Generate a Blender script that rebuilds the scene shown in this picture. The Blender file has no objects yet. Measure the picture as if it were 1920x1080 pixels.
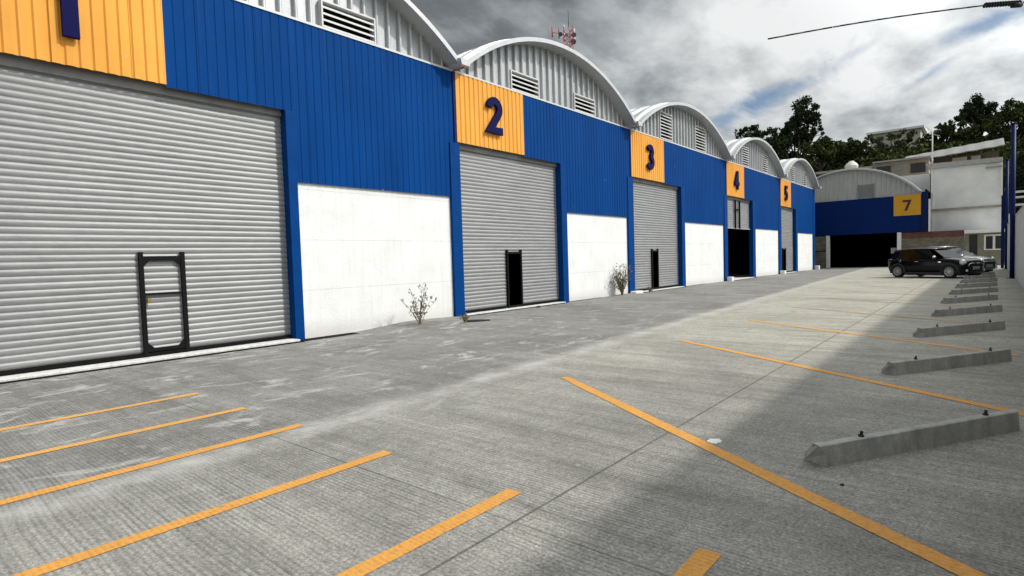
import bpy, bmesh, math, random
from mathutils import Vector, Matrix, noise as mnoise
S = bpy.context.scene
C = bpy.data.collections.new('yard_scene'); S.collection.children.link(C)
PI = math.pi
# ------------------------------------------------------------------ camera
FPX = 1063.342; CAM = Vector((0, -10.7885, 1.42))
RR = Vector((0.64188453, -0.76619268, -0.0305454))
UU = Vector((0.05590539, 0.00703209, 0.99841131))
FF = Vector((0.76476064, 0.64257242, -0.04734809))
cd = bpy.data.cameras.new('camera'); cam = bpy.data.objects.new('camera', cd); C.objects.link(cam)
m = Matrix((RR, UU, -FF)).transposed().to_4x4(); m.translation = CAM
cam.matrix_world = m
cd.sensor_width = 36; cd.lens = FPX / 1920 * 36; cd.clip_start = .05; cd.clip_end = 4000
S.camera = cam
def at(u, v, depth):          # a point in the world, surveyed from the photograph at a chosen distance
    return CAM + (FF * FPX + RR * (u - 960) - UU * (v - 540)) / FPX * depth
def raydir(u, v): return (FF * FPX + RR * (u - 960) - UU * (v - 540)).normalized()

# ------------------------------------------------------------------ materials
def newmat(name):
    M = bpy.data.materials.new(name); M.use_nodes = True
    nt = M.node_tree; b = nt.nodes['Principled BSDF']
    return M, nt, b
def nd(nt, t, **kw):
    n = nt.nodes.new(t)
    for k, v in kw.items():
        if k.startswith('i_'):
            key = k[2:]; key = int(key) if key.isdigit() else key.replace('_', ' ')
            n.inputs[key].default_value = v
        else: setattr(n, k, v)
    return n
def lk(nt, a, b): nt.links.new(a, b)
def ramp(nt, fac, stops):
    r = nd(nt, 'ShaderNodeValToRGB'); e = r.color_ramp.elements
    while len(e) < len(stops): e.new(.5)
    for q, (p, c) in zip(e, stops):
        q.position = p; q.color = (*c, 1) if len(c) == 3 else c
    lk(nt, fac, r.inputs['Fac']); return r.outputs['Color']
def mixc(nt, fac, a, b, mode='MIX'):
    n = nd(nt, 'ShaderNodeMix', data_type='RGBA', blend_type=mode)
    for s, v in ((n.inputs[0], fac), (n.inputs[6], a), (n.inputs[7], b)):
        if hasattr(v, 'links') or isinstance(v, bpy.types.NodeSocket): lk(nt, v, s)
        else: s.default_value = (*v, 1) if isinstance(v, tuple) and len(v) == 3 else v
    return n.outputs[2]
def math_(nt, op, a, b=None, c=None, clamp=False):
    n = nd(nt, 'ShaderNodeMath', operation=op, use_clamp=clamp)
    for i, v in enumerate((a, b, c)):
        if v is None: continue
        if isinstance(v, bpy.types.NodeSocket): lk(nt, v, n.inputs[i])
        else: n.inputs[i].default_value = v
    return n.outputs[0]
def gcoord(nt, scale=(1, 1, 1), rot=(0, 0, 0), kind='geo'):
    if kind == 'geo': g = nd(nt, 'ShaderNodeNewGeometry').outputs['Position']
    else: g = nd(nt, 'ShaderNodeTexCoord').outputs['Object']
    mp = nd(nt, 'ShaderNodeMapping'); mp.inputs['Scale'].default_value = scale; mp.inputs['Rotation'].default_value = rot
    lk(nt, g, mp.inputs['Vector']); return mp.outputs['Vector']
def noise_(nt, vec, scale, detail=4, rough=.55, dist=0):
    n = nd(nt, 'ShaderNodeTexNoise'); n.inputs['Scale'].default_value = scale; n.inputs['Detail'].default_value = detail
    n.inputs['Roughness'].default_value = rough; n.inputs['Distortion'].default_value = dist
    if vec: lk(nt, vec, n.inputs['Vector'])
    return n.outputs['Fac']
def bump(nt, b, h, strength, dist):
    n = nd(nt, 'ShaderNodeBump'); n.inputs['Strength'].default_value = strength; n.inputs['Distance'].default_value = dist
    lk(nt, h, n.inputs['Height']); lk(nt, n.outputs['Normal'], b.inputs['Normal'])
def simple(name, col, rough=.5, metal=0, var=.12, vscale=3, bstr=0, bscale=40, spec=.5, stretch=(1, 1, 1)):
    M, nt, b = newmat(name)
    v = gcoord(nt, stretch)
    f = noise_(nt, v, vscale, 5)
    lo = tuple(max(0, c * (1 - var)) for c in col); hi = tuple(min(1, c * (1 + var)) for c in col)
    lk(nt, ramp(nt, f, [(.3, lo), (.7, hi)]), b.inputs['Base Color'])
    b.inputs['Roughness'].default_value = rough; b.inputs['Metallic'].default_value = metal
    b.inputs['Specular IOR Level'].default_value = spec
    if bstr:
        bump(nt, b, noise_(nt, v, bscale, 4), bstr, .02)
    return M

def m_clad(name, col, pale, rough, spec):
    M, nt, b = newmat(name); p = gcoord(nt)
    big = noise_(nt, gcoord(nt, (1, 1, .35)), .9, 4, .6); run = noise_(nt, gcoord(nt, (7, 7, .22)), 1.6, 5, .65)
    c = ramp(nt, big, [(.3, tuple(x * .86 for x in col)), (.7, tuple(x * 1.12 for x in col))])
    c = mixc(nt, ramp(nt, run, [(.54, (0, 0, 0)), (.80, (.22, .22, .22))]), c, pale)
    sx = nd(nt, 'ShaderNodeSeparateXYZ'); lk(nt, p, sx.inputs[0])
    # sheet overlaps every metre, a row of screw heads low down and one higher up
    ov = math_(nt, 'LESS_THAN', math_(nt, 'ABSOLUTE', math_(nt, 'SUBTRACT', math_(nt, 'MODULO', math_(nt, 'ADD', sx.outputs['X'], 60.2), 1.05), .5)), .007)
    c = mixc(nt, math_(nt, 'MULTIPLY', ov, .55), c, tuple(x * .25 for x in col))
    vo = nd(nt, 'ShaderNodeTexVoronoi'); vo.inputs['Scale'].default_value = 1.5; lk(nt, p, vo.inputs['Vector'])
    c = mixc(nt, math_(nt, 'MULTIPLY', math_(nt, 'LESS_THAN', vo.outputs['Distance'], .022), .7), c, (.5, .52, .55))
    lk(nt, c, b.inputs['Base Color']); b.inputs['Roughness'].default_value = rough; b.inputs['Specular IOR Level'].default_value = spec
    bump(nt, b, noise_(nt, gcoord(nt, (1, 1, .4)), 1.8, 3), .25, .03); return M
M_blue = m_clad('blue_painted_steel', (.0003, .045, .20), (.03, .095, .26), .6, .05)
M_blue7_shade = simple('blue_steel_shade_toned', (.0006, .018, .115), .55, 0, .08, 1.2, spec=.10)  # row blue darkened: the shade on bay 7's front is put into the colour
M_bluepost = simple('blue_post_paint', (.0004, .043, .19), .55, 0, .10, 4, spec=.06)
M_navy = simple('navy_blue_paint', (.001, .010, .075), .5, 0, .1, 4, spec=.15)
M_yellow = m_clad('yellow_painted_steel', (.80, .365, .062), (.82, .50, .2), .55, .15)
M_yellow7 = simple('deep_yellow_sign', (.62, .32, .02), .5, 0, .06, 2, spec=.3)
M_num = simple('numeral_purple_blue', (.004, .004, .058), .7, 0, .05, 4, spec=.1)
M_black = simple('black_steel', (.004, .004, .0045), .6, 0, .2, 8, spec=.15)
M_rubber = simple('black_rubber', (.008, .008, .008), .9, 0, .2, 8, spec=.1)
M_inner = simple('interior_gloom_tone', (.003, .003, .0033), 1, 0, .2, 1, spec=0)  # darkness of the interiors painted in as a near-black base
M_brass = simple('brass', (.45, .33, .12), .35, .9, .1, 20)
M_whitepost = simple('white_post_paint', (.75, .75, .73), .7, 0, .06, 4)
M_bg_white = simple('far_white_render', (.78, .79, .77), .85, 0, .10, .9)
M_bg_beige = simple('far_beige_render', (.36, .30, .235), .85, 0, .14, 1.6)
M_bg_conc = simple('far_bare_concrete', (.33, .30, .26), .9, 0, .2, 1.5, .4, 12)
M_bg_dark = simple('dark_opening_glass', (.02, .02, .02), .2, 0, .2, 3)
M_tin = simple('weathered_tin', (.21, .205, .195), .6, .1, .18, 2)
M_redmast = simple('red_mast_paint', (.36, .035, .03), .6, 0, .15, 1)
M_whitemast = simple('white_mast_paint', (.6, .56, .56), .6, 0, .1, 1)
M_dish = simple('dark_dish', (.04, .03, .05), .6)
M_cable = simple('black_cable', (.01, .011, .012), .6)
M_scrap = simple('dark_scrap', (.02, .018, .016), .8)
M_stone = simple('pale_stone', (.55, .53, .5), .9)
M_trunk = simple('bark', (.055, .042, .03), .9, 0, .3, 3, .5, 8)
M_weedstem = simple('dry_stem', (.22, .18, .12), .9, 0, .3, 12)

def m_galv(name, base=(.56, .575, .58), metal=.35, rough=.42, var=.10):
    M, nt, b = newmat(name); v = gcoord(nt, (1, 1, .25))
    f = noise_(nt, v, 2.5, 6, .6); f2 = noise_(nt, gcoord(nt), 28, 3)
    c = ramp(nt, f, [(.3, tuple(x * (1 - var) for x in base)), (.7, tuple(x * (1 + var) for x in base))])
    c = mixc(nt, .18, c, ramp(nt, f2, [(.35, (.35, .36, .37)), (.65, (.75, .76, .77))]))
    lk(nt, c, b.inputs['Base Color']); b.inputs['Metallic'].default_value = metal
    lk(nt, math_(nt, 'MULTIPLY_ADD', f2, .18, rough - .09), b.inputs['Roughness'])
    bump(nt, b, f, .12, .03); return M
M_galv = m_galv('galvanised_sheet', (.41, .425, .43), var=.16); M_roof = m_galv('galvanised_roof', (.47, .485, .49), .3, .45)
M_slat = m_galv('vent_slat', (.58, .58, .57), .1, .5, .05)
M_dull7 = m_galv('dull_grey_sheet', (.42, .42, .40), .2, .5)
def m_shutter():
    M, nt, b = newmat('shutter_slats'); v = gcoord(nt, (.35, 1, 1.3))
    f = noise_(nt, v, 3.2, 4, .6); f2 = noise_(nt, gcoord(nt, (1, 1, 8)), 5, 3)
    c = ramp(nt, f, [(.3, (.225, .23, .23)), (.7, (.285, .29, .29))])
    c = mixc(nt, .25, c, ramp(nt, f2, [(.35, (.19, .195, .20)), (.7, (.36, .36, .36))]))
    lk(nt, c, b.inputs['Base Color']); b.inputs['Metallic'].default_value = .25
    lk(nt, math_(nt, 'MULTIPLY_ADD', f2, .16, .42), b.inputs['Roughness'])
    bump(nt, b, noise_(nt, gcoord(nt, (1, 1, 1)), 2.2, 3), .25, .05); return M
M_shutter = m_shutter()
def m_whitewall():
    M, nt, b = newmat('whitewashed_wall'); p = gcoord(nt)
    st = noise_(nt, gcoord(nt, (5, 1, .25)), 2, 4, .6)           # runs down the wall
    bl = noise_(nt, p, 1.4, 5, .6)
    c = ramp(nt, bl, [(.3, (.70, .71, .70)), (.65, (.80, .81, .80))])
    c = mixc(nt, ramp(nt, st, [(.50, (0, 0, 0)), (.74, (.4, .4, .4))]), c, (.58, .585, .565))
    c = mixc(nt, .5, c, ramp(nt, noise_(nt, p, 22, 6, .75), [(.3, (.88, .88, .88)), (.7, (1.10, 1.10, 1.10))]), 'MULTIPLY')
    sx = nd(nt, 'ShaderNodeSeparateXYZ'); lk(nt, p, sx.inputs[0]); z = sx.outputs['Z']
    # splash dirt at the foot
    dz = math_(nt, 'ADD', z, math_(nt, 'MULTIPLY', bl, -.35))
    foot = nd(nt, 'ShaderNodeMapRange', clamp=True); lk(nt, dz, foot.inputs[0])
    for i, q in enumerate((-.12, .16, .35, 0)): foot.inputs[i + 1].default_value = q
    c = mixc(nt, foot.outputs[0], c, (.42, .40, .35))
    # two pour joints
    d1 = math_(nt, 'ABSOLUTE', math_(nt, 'SUBTRACT', math_(nt, 'MODULO', math_(nt, 'ADD', z, .04), 1.04), .98))
    jl = math_(nt, 'LESS_THAN', d1, .010)
    c = mixc(nt, math_(nt, 'MULTIPLY', jl, .16), c, (.4, .4, .38))
    lk(nt, c, b.inputs['Base Color']); b.inputs['Roughness'].default_value = .85
    h = math_(nt, 'ADD', noise_(nt, p, 30, 5, .65), math_(nt, 'MULTIPLY', jl, -1.5))
    bump(nt, b, h, .5, .016); return M
M_wall = m_whitewall()
def m_yard():
    M, nt, b = newmat('broomed_concrete'); p = gcoord(nt)
    sx = nd(nt, 'ShaderNodeSeparateXYZ'); lk(nt, p, sx.inputs[0]); X, Y = sx.outputs['X'], sx.outputs['Y']
    # wavy broom marks run across the yard (along Y)
    warp = noise_(nt, gcoord(nt, (.5, .28, 1)), 1.0, 2)
    xw = math_(nt, 'MULTIPLY_ADD', warp, .20, X)
    cx = nd(nt, 'ShaderNodeCombineXYZ'); lk(nt, xw, cx.inputs[0]); lk(nt, math_(nt, 'MULTIPLY', Y, .012), cx.inputs[1])
    groove = math_(nt, 'SINE', math_(nt, 'MULTIPLY', xw, 2 * PI / .031))
    streak = noise_(nt, cx.outputs[0], 26, 4, .75)                # uneven bristles
    cx2 = nd(nt, 'ShaderNodeCombineXYZ'); lk(nt, xw, cx2.inputs[0]); lk(nt, math_(nt, 'MULTIPLY', Y, .10), cx2.inputs[1])
    band = noise_(nt, cx2.outputs[0], 3.2, 5, .65)
    fine = noise_(nt, p, 60, 5, .8); blot = noise_(nt, p, .55, 6, .62, .4); mid = noise_(nt, p, 4.5, 6, .65, .3)
    patch = noise_(nt, gcoord(nt, (1, .8, 1)), .9, 4, .6, .6)
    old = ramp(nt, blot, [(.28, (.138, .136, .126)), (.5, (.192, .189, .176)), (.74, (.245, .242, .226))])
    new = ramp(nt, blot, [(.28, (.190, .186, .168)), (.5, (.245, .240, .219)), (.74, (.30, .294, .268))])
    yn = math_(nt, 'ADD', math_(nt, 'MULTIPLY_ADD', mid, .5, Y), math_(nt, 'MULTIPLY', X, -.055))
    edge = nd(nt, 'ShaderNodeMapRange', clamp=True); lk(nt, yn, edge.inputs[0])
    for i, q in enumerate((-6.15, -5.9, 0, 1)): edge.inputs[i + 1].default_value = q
    far = ramp(nt, blot, [(.28, (.27, .262, .222)), (.5, (.33, .32, .272)), (.74, (.38, .37, .32))])
    fx_ = nd(nt, 'ShaderNodeMapRange', clamp=True, interpolation_type='SMOOTHSTEP'); lk(nt, math_(nt, 'MULTIPLY_ADD', blot, 5.0, X), fx_.inputs[0])
    for i, q in enumerate((6.0, 15.0, 0, 1)): fx_.inputs[i + 1].default_value = q
    new = mixc(nt, fx_.outputs[0], new, far)
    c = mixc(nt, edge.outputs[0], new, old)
    c = mixc(nt, .75, c, ramp(nt, band, [(.25, (.62, .62, .62)), (.5, (1, 1, 1)), (.78, (1.32, 1.32, 1.32))]), 'MULTIPLY')
    c = mixc(nt, .8, c, ramp(nt, mid, [(.25, (.80, .80, .80)), (.7, (1.14, 1.14, 1.13))]), 'MULTIPLY')
    c = mixc(nt, 1.0, c, ramp(nt, fine, [(.33, (.46, .46, .46)), (.5, (1, 1, 1)), (.67, (1.58, 1.58, 1.56))]), 'MULTIPLY')
    g2 = noise_(nt, p, 19, 6, .78)
    c = mixc(nt, 1.0, c, ramp(nt, g2, [(.32, (.72, .72, .72)), (.5, (1, 1, 1)), (.68, (1.30, 1.30, 1.29))]), 'MULTIPLY')
    gm = ramp(nt, patch, [(.36, (.45, .45, .45)), (.58, (1, 1, 1))])
    gl = math_(nt, 'ADD', math_(nt, 'MULTIPLY', groove, .5), math_(nt, 'MULTIPLY_ADD', streak, 3.4, -1.7))
    gcol = ramp(nt, math_(nt, 'MULTIPLY_ADD', gl, .4, .5), [(.08, (.52, .52, .51)), (.42, (.98, .98, .98)), (.95, (1.36, 1.36, 1.35))])
    c = mixc(nt, math_(nt, 'MULTIPLY', gm, .9), c, gcol, 'MULTIPLY')
    # whitish cement dust: a long seam by the old slab, and swirls in front of the doors
    seam = math_(nt, 'ABSOLUTE', math_(nt, 'ADD', math_(nt, 'ADD', Y, 6.35), math_(nt, 'ADD', math_(nt, 'MULTIPLY', X, -.055), math_(nt, 'MULTIPLY_ADD', mid, .3, -.15))))
    s1 = nd(nt, 'ShaderNodeMapRange', clamp=True); lk(nt, seam, s1.inputs[0])
    for i, q in enumerate((.03, .30, .95, 0)): s1.inputs[i + 1].default_value = q
    sw = noise_(nt, gcoord(nt, (.7, 1.25, 1), (0, 0, .35)), 1.9, 8, .72, .8)
    zone = nd(nt, 'ShaderNodeMapRange', clamp=True); lk(nt, Y, zone.inputs[0])
    for i, q in enumerate((-7.6, -5.4, 0, 1)): zone.inputs[i + 1].default_value = q
    zx = nd(nt, 'ShaderNodeMapRange', clamp=True); lk(nt, X, zx.inputs[0])
    for i, q in enumerate((6, 16, 1, .35)): zx.inputs[i + 1].default_value = q
    swr = ramp(nt, sw, [(.54, (0, 0, 0)), (.64, (.85, .85, .85))])
    dust = math_(nt, 'MAXIMUM', math_(nt, 'MULTIPLY', s1.outputs[0], ramp(nt, noise_(nt, p, 1.6, 7, .72), [(.38, (.06, .06, .06)), (.62, (1, 1, 1))])),
                 math_(nt, 'MULTIPLY', math_(nt, 'MULTIPLY', swr, zone.outputs[0]), zx.outputs[0]))
    c = mixc(nt, math_(nt, 'MULTIPLY', dust, math_(nt, 'MULTIPLY_ADD', fine, 1.2, .3), clamp=True), c, (.46, .455, .435))
    # dark tyre and oil stains
    st = ramp(nt, noise_(nt, gcoord(nt, (.35, 1, 1)), 1.7, 6, .7, .5), [(.60, (0, 0, 0)), (.78, (.6, .6, .6))])
    c = mixc(nt, st, c, (.125, .12, .11))
    # pale specks
    vo = nd(nt, 'ShaderNodeTexVoronoi'); vo.inputs['Scale'].default_value = 2.6; lk(nt, p, vo.inputs['Vector'])
    sp = math_(nt, 'MULTIPLY', math_(nt, 'LESS_THAN', vo.outputs['Distance'], .05), math_(nt, 'GREATER_THAN', fine, .5))
    c = mixc(nt, math_(nt, 'MULTIPLY', sp, .6), c, (.5, .5, .48))
    # saw-cut joints
    def line(coord, pos, w=.0055):
        return math_(nt, 'LESS_THAN', math_(nt, 'ABSOLUTE', math_(nt, 'SUBTRACT', coord, pos)), w)
    jn = line(Y, -8.82, .009)
    for q in (2.3, 8.4, 14.5, 20.6, 26.7): jn = math_(nt, 'MAXIMUM', jn, math_(nt, 'MULTIPLY', line(X, q, .006), .8 if q < 3 else .25))
    jn = math_(nt, 'MAXIMUM', jn, math_(nt, 'MULTIPLY', line(Y, -7.0), .15))
    c = mixc(nt, math_(nt, 'MULTIPLY', math_(nt, 'MULTIPLY', jn, math_(nt, 'MULTIPLY_ADD', mid, .9, .25)), .9), c, (.04, .04, .038))
    lk(nt, c, b.inputs['Base Color']); b.inputs['Roughness'].default_value = .82; b.inputs['Specular IOR Level'].default_value = .3
    h = math_(nt, 'ADD', math_(nt, 'MULTIPLY', gl, math_(nt, 'MULTIPLY', gm, .5)), math_(nt, 'MULTIPLY', fine, 1.1))
    h = math_(nt, 'ADD', h, math_(nt, 'MULTIPLY', jn, -2))
    bump(nt, b, h, .5, .006); return M
M_yard = m_yard()
def m_line(name, wear, col=(.66, .29, .04)):
    M, nt, b = newmat(name); p = gcoord(nt)
    f = noise_(nt, p, 9, 7, .72); g = noise_(nt, gcoord(nt, (40, 1, 1)), 1.2, 3, .6); fine = noise_(nt, p, 95, 3, .7)
    c = ramp(nt, noise_(nt, p, 1.5, 3), [(.3, tuple(x * .92 for x in col)), (.7, tuple(min(1, x * 1.06) for x in col))])
    sx = nd(nt, 'ShaderNodeSeparateXYZ'); lk(nt, p, sx.inputs[0])
    xw = math_(nt, 'MULTIPLY_ADD', noise_(nt, gcoord(nt, (.5, .28, 1)), 1.0, 2), .20, sx.outputs['X'])
    gr = math_(nt, 'SINE', math_(nt, 'MULTIPLY', xw, 2 * PI / .031))
    gr = math_(nt, 'ADD', math_(nt, 'MULTIPLY', gr, .09), math_(nt, 'MULTIPLY', noise_(nt, p, 30, 5, .75), 1.0))
    c = mixc(nt, .8, c, ramp(nt, gr, [(.2, (.55, .52, .5)), (.5, (1, 1, 1)), (.85, (1.15, 1.15, 1.15))]), 'MULTIPLY')
    c = mixc(nt, .5, c, ramp(nt, fine, [(.3, (.62, .6, .58)), (.7, (1.25, 1.25, 1.25))]), 'MULTIPLY')
    k = math_(nt, 'ADD', math_(nt, 'MULTIPLY', f, .75), math_(nt, 'MULTIPLY', g, .25))
    w = ramp(nt, k, [(max(0, .66 - wear * .5), (0, 0, 0)), (max(.02, .74 - wear * .4), (1, 1, 1))])
    w = math_(nt, 'ADD', math_(nt, 'MULTIPLY', w, .8), wear * .35, clamp=True)
    c = mixc(nt, w, c, (.20, .195, .175))
    lk(nt, c, b.inputs['Base Color']); b.inputs['Roughness'].default_value = .75; b.inputs['Specular IOR Level'].default_value = .25
    bump(nt, b, fine, .35, .005); return M
M_line0 = m_line('yellow_road_paint', .16, (.66, .32, .065)); M_line1 = m_line('yellow_road_paint_worn', .18, (.68, .36, .10)); M_line2 = m_line('yellow_road_paint_faded', .42, (.55, .32, .11))
def m_conc(name, col, streaks=True):
    M, nt, b = newmat(name); p = gcoord(nt)
    f = noise_(nt, gcoord(nt, (1, 1, .35)), 9, 6, .7); g = noise_(nt, p, 60, 4, .7)
    c = ramp(nt, f, [(.3, tuple(x * .68 for x in col)), (.55, col), (.75, tuple(x * 1.3 for x in col))])
    c = mixc(nt, .6, c, ramp(nt, g, [(.3, (.7, .7, .7)), (.7, (1.2, 1.2, 1.2))]), 'MULTIPLY')
    lk(nt, c, b.inputs['Base Color']); b.inputs['Roughness'].default_value = .9; bump(nt, b, g, .5, .01); return M
M_stop = m_conc('precast_concrete', (.38, .38, .355)); M_perim = m_conc('pale_wall_render', (.60, .60, .59)); M_kerb = m_conc('sill_concrete', (.68, .67, .65))
def m_brick(name, c1, c2, mort, sc, axis='x'):
    M, nt, b = newmat(name)
    v = gcoord(nt, (1, 1, 1), (0, PI / 2, PI / 2) if axis == 'x' else (PI / 2, 0, 0))
    g = nd(nt, 'ShaderNodeNewGeometry'); sx = nd(nt, 'ShaderNodeSeparateXYZ'); lk(nt, g.outputs['Position'], sx.inputs[0])
    cx = nd(nt, 'ShaderNodeCombineXYZ'); lk(nt, sx.outputs['Y'], cx.inputs[0]); lk(nt, sx.outputs['Z'], cx.inputs[1])
    bt = nd(nt, 'ShaderNodeTexBrick'); lk(nt, cx.outputs[0], bt.inputs['Vector'])
    bt.inputs['Color1'].default_value = (*c1, 1); bt.inputs['Color2'].default_value = (*c2, 1); bt.inputs['Mortar'].default_value = (*mort, 1)
    bt.inputs['Scale'].default_value = sc; bt.inputs['Mortar Size'].default_value = .02; bt.inputs['Bias'].default_value = -.1
    c = mixc(nt, .7, bt.outputs['Color'], ramp(nt, noise_(nt, g.outputs['Position'], 2.5, 6, .7), [(.3, (.5, .5, .5)), (.7, (1.35, 1.35, 1.3))]), 'MULTIPLY')
    lk(nt, c, b.inputs['Base Color']); b.inputs['Roughness'].default_value = .9; bump(nt, b, bt.outputs['Fac'], -.5, .02); return M
M_brick = m_brick('red_brick', (.16, .05, .036), (.11, .042, .034), (.12, .10, .085), 4)
M_rubble = m_brick('rubble_stone', (.21, .185, .14), (.13, .115, .09), (.10, .09, .075), 2.2)
def m_leaf(name, dark, light, rough=.8):
    M, nt, b = newmat(name); g = nd(nt, 'ShaderNodeNewGeometry')
    f = noise_(nt, g.outputs['Position'], .35, 3, .6)
    k = math_(nt, 'MULTIPLY_ADD', g.outputs['Random Per Island'], .6, math_(nt, 'MULTIPLY', f, .5))
    lk(nt, ramp(nt, k, [(.15, dark), (.8, light)]), b.inputs['Base Color']); b.inputs['Roughness'].default_value = rough
    b.inputs['Specular IOR Level'].default_value = .08
    return M
M_leafA = m_leaf('dark_leaves', (.010, .017, .008), (.036, .052, .020))
M_leafB = m_leaf('green_leaves', (.016, .028, .008), (.068, .085, .024))
M_leafC = m_leaf('olive_leaves', (.020, .030, .010), (.060, .068, .026))
M_weedleaf = m_leaf('dry_weed_leaves', (.10, .09, .06), (.28, .25, .18))
M_weedgreen = m_leaf('weed_leaves', (.07, .068, .035), (.20, .19, .10))
def m_soil():
    M, nt, b = newmat('hill_soil'); p = gcoord(nt)
    lk(nt, ramp(nt, noise_(nt, p, .4, 7, .7), [(.3, (.008, .011, .006)), (.55, (.016, .02, .010)), (.75, (.035, .034, .02))]), b.inputs['Base Color'])
    b.inputs['Roughness'].default_value = .95; return M
M_soil = m_soil()
M_earth = simple('earth', (.16, .14, .105), .95, 0, .3, .05)
# car materials
def m_paint(name, col, rough=.18, metal=.0, coat=1):
    M, nt, b = newmat(name); f = noise_(nt, gcoord(nt, kind='obj'), 3, 3)
    lk(nt, ramp(nt, f, [(.3, tuple(x * .9 for x in col)), (.7, tuple(x * 1.1 for x in col))]), b.inputs['Base Color'])
    b.inputs['Roughness'].default_value = rough; b.inputs['Metallic'].default_value = metal; b.inputs['Coat Weight'].default_value = coat; b.inputs['Specular IOR Level'].default_value = .10 if max(col) < .05 else .5; b.inputs['Coat Roughness'].default_value = .05
    return M
M_cblack = m_paint('black_car_paint', (.002, .003, .0028), .25, 0, .25); M_csilver = m_paint('grey_green_car_paint', (.085, .095, .09), .3, .4)
M_cglass = m_paint('car_glass', (.003, .004, .004), .10, 0, 0); M_ctrim = simple('black_plastic', (.012, .012, .012), .6)
M_rim = m_paint('alloy_rim', (.42, .41, .40), .35, .6, 0); M_tyre = simple('tyre', (.012, .012, .012), .9)
M_lamp = m_paint('lamp_lens', (.75, .76, .75), .1, .1, 1); M_chrome = m_paint('chrome', (.75, .75, .75), .12, .9, 0)
M_plate = simple('plate', (.30, .30, .31), .5); M_red = m_paint('tail_lens', (.15, .008, .008), .15)

# ------------------------------------------------------------------ mesh helpers
class MB:
    def __init__(s): s.bm = bmesh.new(); s.mats = []
    def mi(s, mat):
        if mat is None: return 0
        if mat not in s.mats: s.mats.append(mat)
        return s.mats.index(mat)
    def face(s, pts, mat=None, smooth=False):
        try:
            f = s.bm.faces.new([s.bm.verts.new(p) for p in pts]); f.material_index = s.mi(mat); f.smooth = smooth; return f
        except ValueError: return None
    def box(s, a, b, mat=None, M=None):
        (x0, y0, z0), (x1, y1, z1) = a, b
        P = [Vector(q) for q in ((x0,y0,z0),(x1,y0,z0),(x1,y1,z0),(x0,y1,z0),(x0,y0,z1),(x1,y0,z1),(x1,y1,z1),(x0,y1,z1))]
        if M: P = [M @ q for q in P]
        v = [s.bm.verts.new(q) for q in P]
        for q in ((3,2,1,0),(4,5,6,7),(0,1,5,4),(1,2,6,5),(2,3,7,6),(3,0,4,7)):
            s.bm.faces.new([v[i] for i in q]).material_index = s.mi(mat)
    def bar(s, p, q, r, n=8, mat=None, r2=None, caps=True):
        p, q = Vector(p), Vector(q); d = (q - p).normalized(); a = d.orthogonal().normalized(); b = d.cross(a); r2 = r if r2 is None else r2
        A = [s.bm.verts.new(p + (a * math.cos(2*PI*i/n) + b * math.sin(2*PI*i/n)) * r) for i in range(n)]
        B = [s.bm.verts.new(q + (a * math.cos(2*PI*i/n) + b * math.sin(2*PI*i/n)) * r2) for i in range(n)]
        k = s.mi(mat)
        for i in range(n):
            f = s.bm.faces.new((A[i], A[(i+1)%n], B[(i+1)%n], B[i])); f.material_index = k; f.smooth = n > 5
        if caps:
            s.bm.faces.new(A[::-1]).material_index = k; s.bm.faces.new(B).material_index = k
    def tube(s, pts, r, n=6, mat=None):
        for i in range(len(pts) - 1):
            ra = r[i] if isinstance(r, list) else r; rb = r[i+1] if isinstance(r, list) else r
            s.bar(pts[i], pts[i+1], ra, n, mat, rb)
    def prism(s, poly, axis, d0, d1, mat=None, M=None):
        # poly: 2D points; axis 'y' -> (x,z) outline extruded along y
        def P(q, d):
            v = {'y': (q[0], d, q[1]), 'x': (d, q[0], q[1]), 'z': (q[0], q[1], d)}[axis]
            v = Vector(v); return M @ v if M else v
        A = [s.bm.verts.new(P(q, d0)) for q in poly]; B = [s.bm.verts.new(P(q, d1)) for q in poly]; k = s.mi(mat); n = len(poly)
        s.bm.faces.new(A).material_index = k; s.bm.faces.new(B[::-1]).material_index = k
        for i in range(n): s.bm.faces.new((A[i], B[i], B[(i+1)%n], A[(i+1)%n])).material_index = k
    def grid(s, rows, mat=None, smooth=True):
        V = [[s.bm.verts.new(p) for p in r] for r in rows]; k = s.mi(mat)
        for i in range(len(V)-1):
            for j in range(len(V[0])-1):
                f = s.bm.faces.new((V[i][j], V[i][j+1], V[i+1][j+1], V[i+1][j])); f.material_index = k; f.smooth = smooth
        return V
    def build(s, name, mat=None, parent=None, bevel=0, normals=True):
        if normals: bmesh.ops.recalc_face_normals(s.bm, faces=s.bm.faces[:])
        me = bpy.data.meshes.new(name); s.bm.to_mesh(me); s.bm.free()
        for q in (s.mats or [mat]): me.materials.append(q)
        o = bpy.data.objects.new(name, me); C.objects.link(o)
        if parent: o.parent = parent
        if bevel:
            md = o.modifiers.new('bevel', 'BEVEL'); md.width = bevel; md.segments = 2; md.limit_method = 'ANGLE'
        return o
def tag(o, label=None, cat=None, group=None, kind=None):
    if label: o['label'] = label
    if cat: o['category'] = cat
    if group: o['group'] = group
    if kind: o['kind'] = kind
    return o
def thing(name, label, cat, loc=(0, 0, 0), rz=0, group=None):
    o = bpy.data.objects.new(name, None); C.objects.link(o); o.location = loc; o.rotation_euler = (0, 0, rz); o.empty_display_size = .2
    return tag(o, label, cat, group)
def copy_tree(o, parent=None):
    c = o.copy(); C.objects.link(c); c.parent = parent
    for ch in o.children: copy_tree(ch, c)
    return c
def sm(t): t = max(0, min(1, t)); return t * t * (3 - 2 * t)

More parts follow.
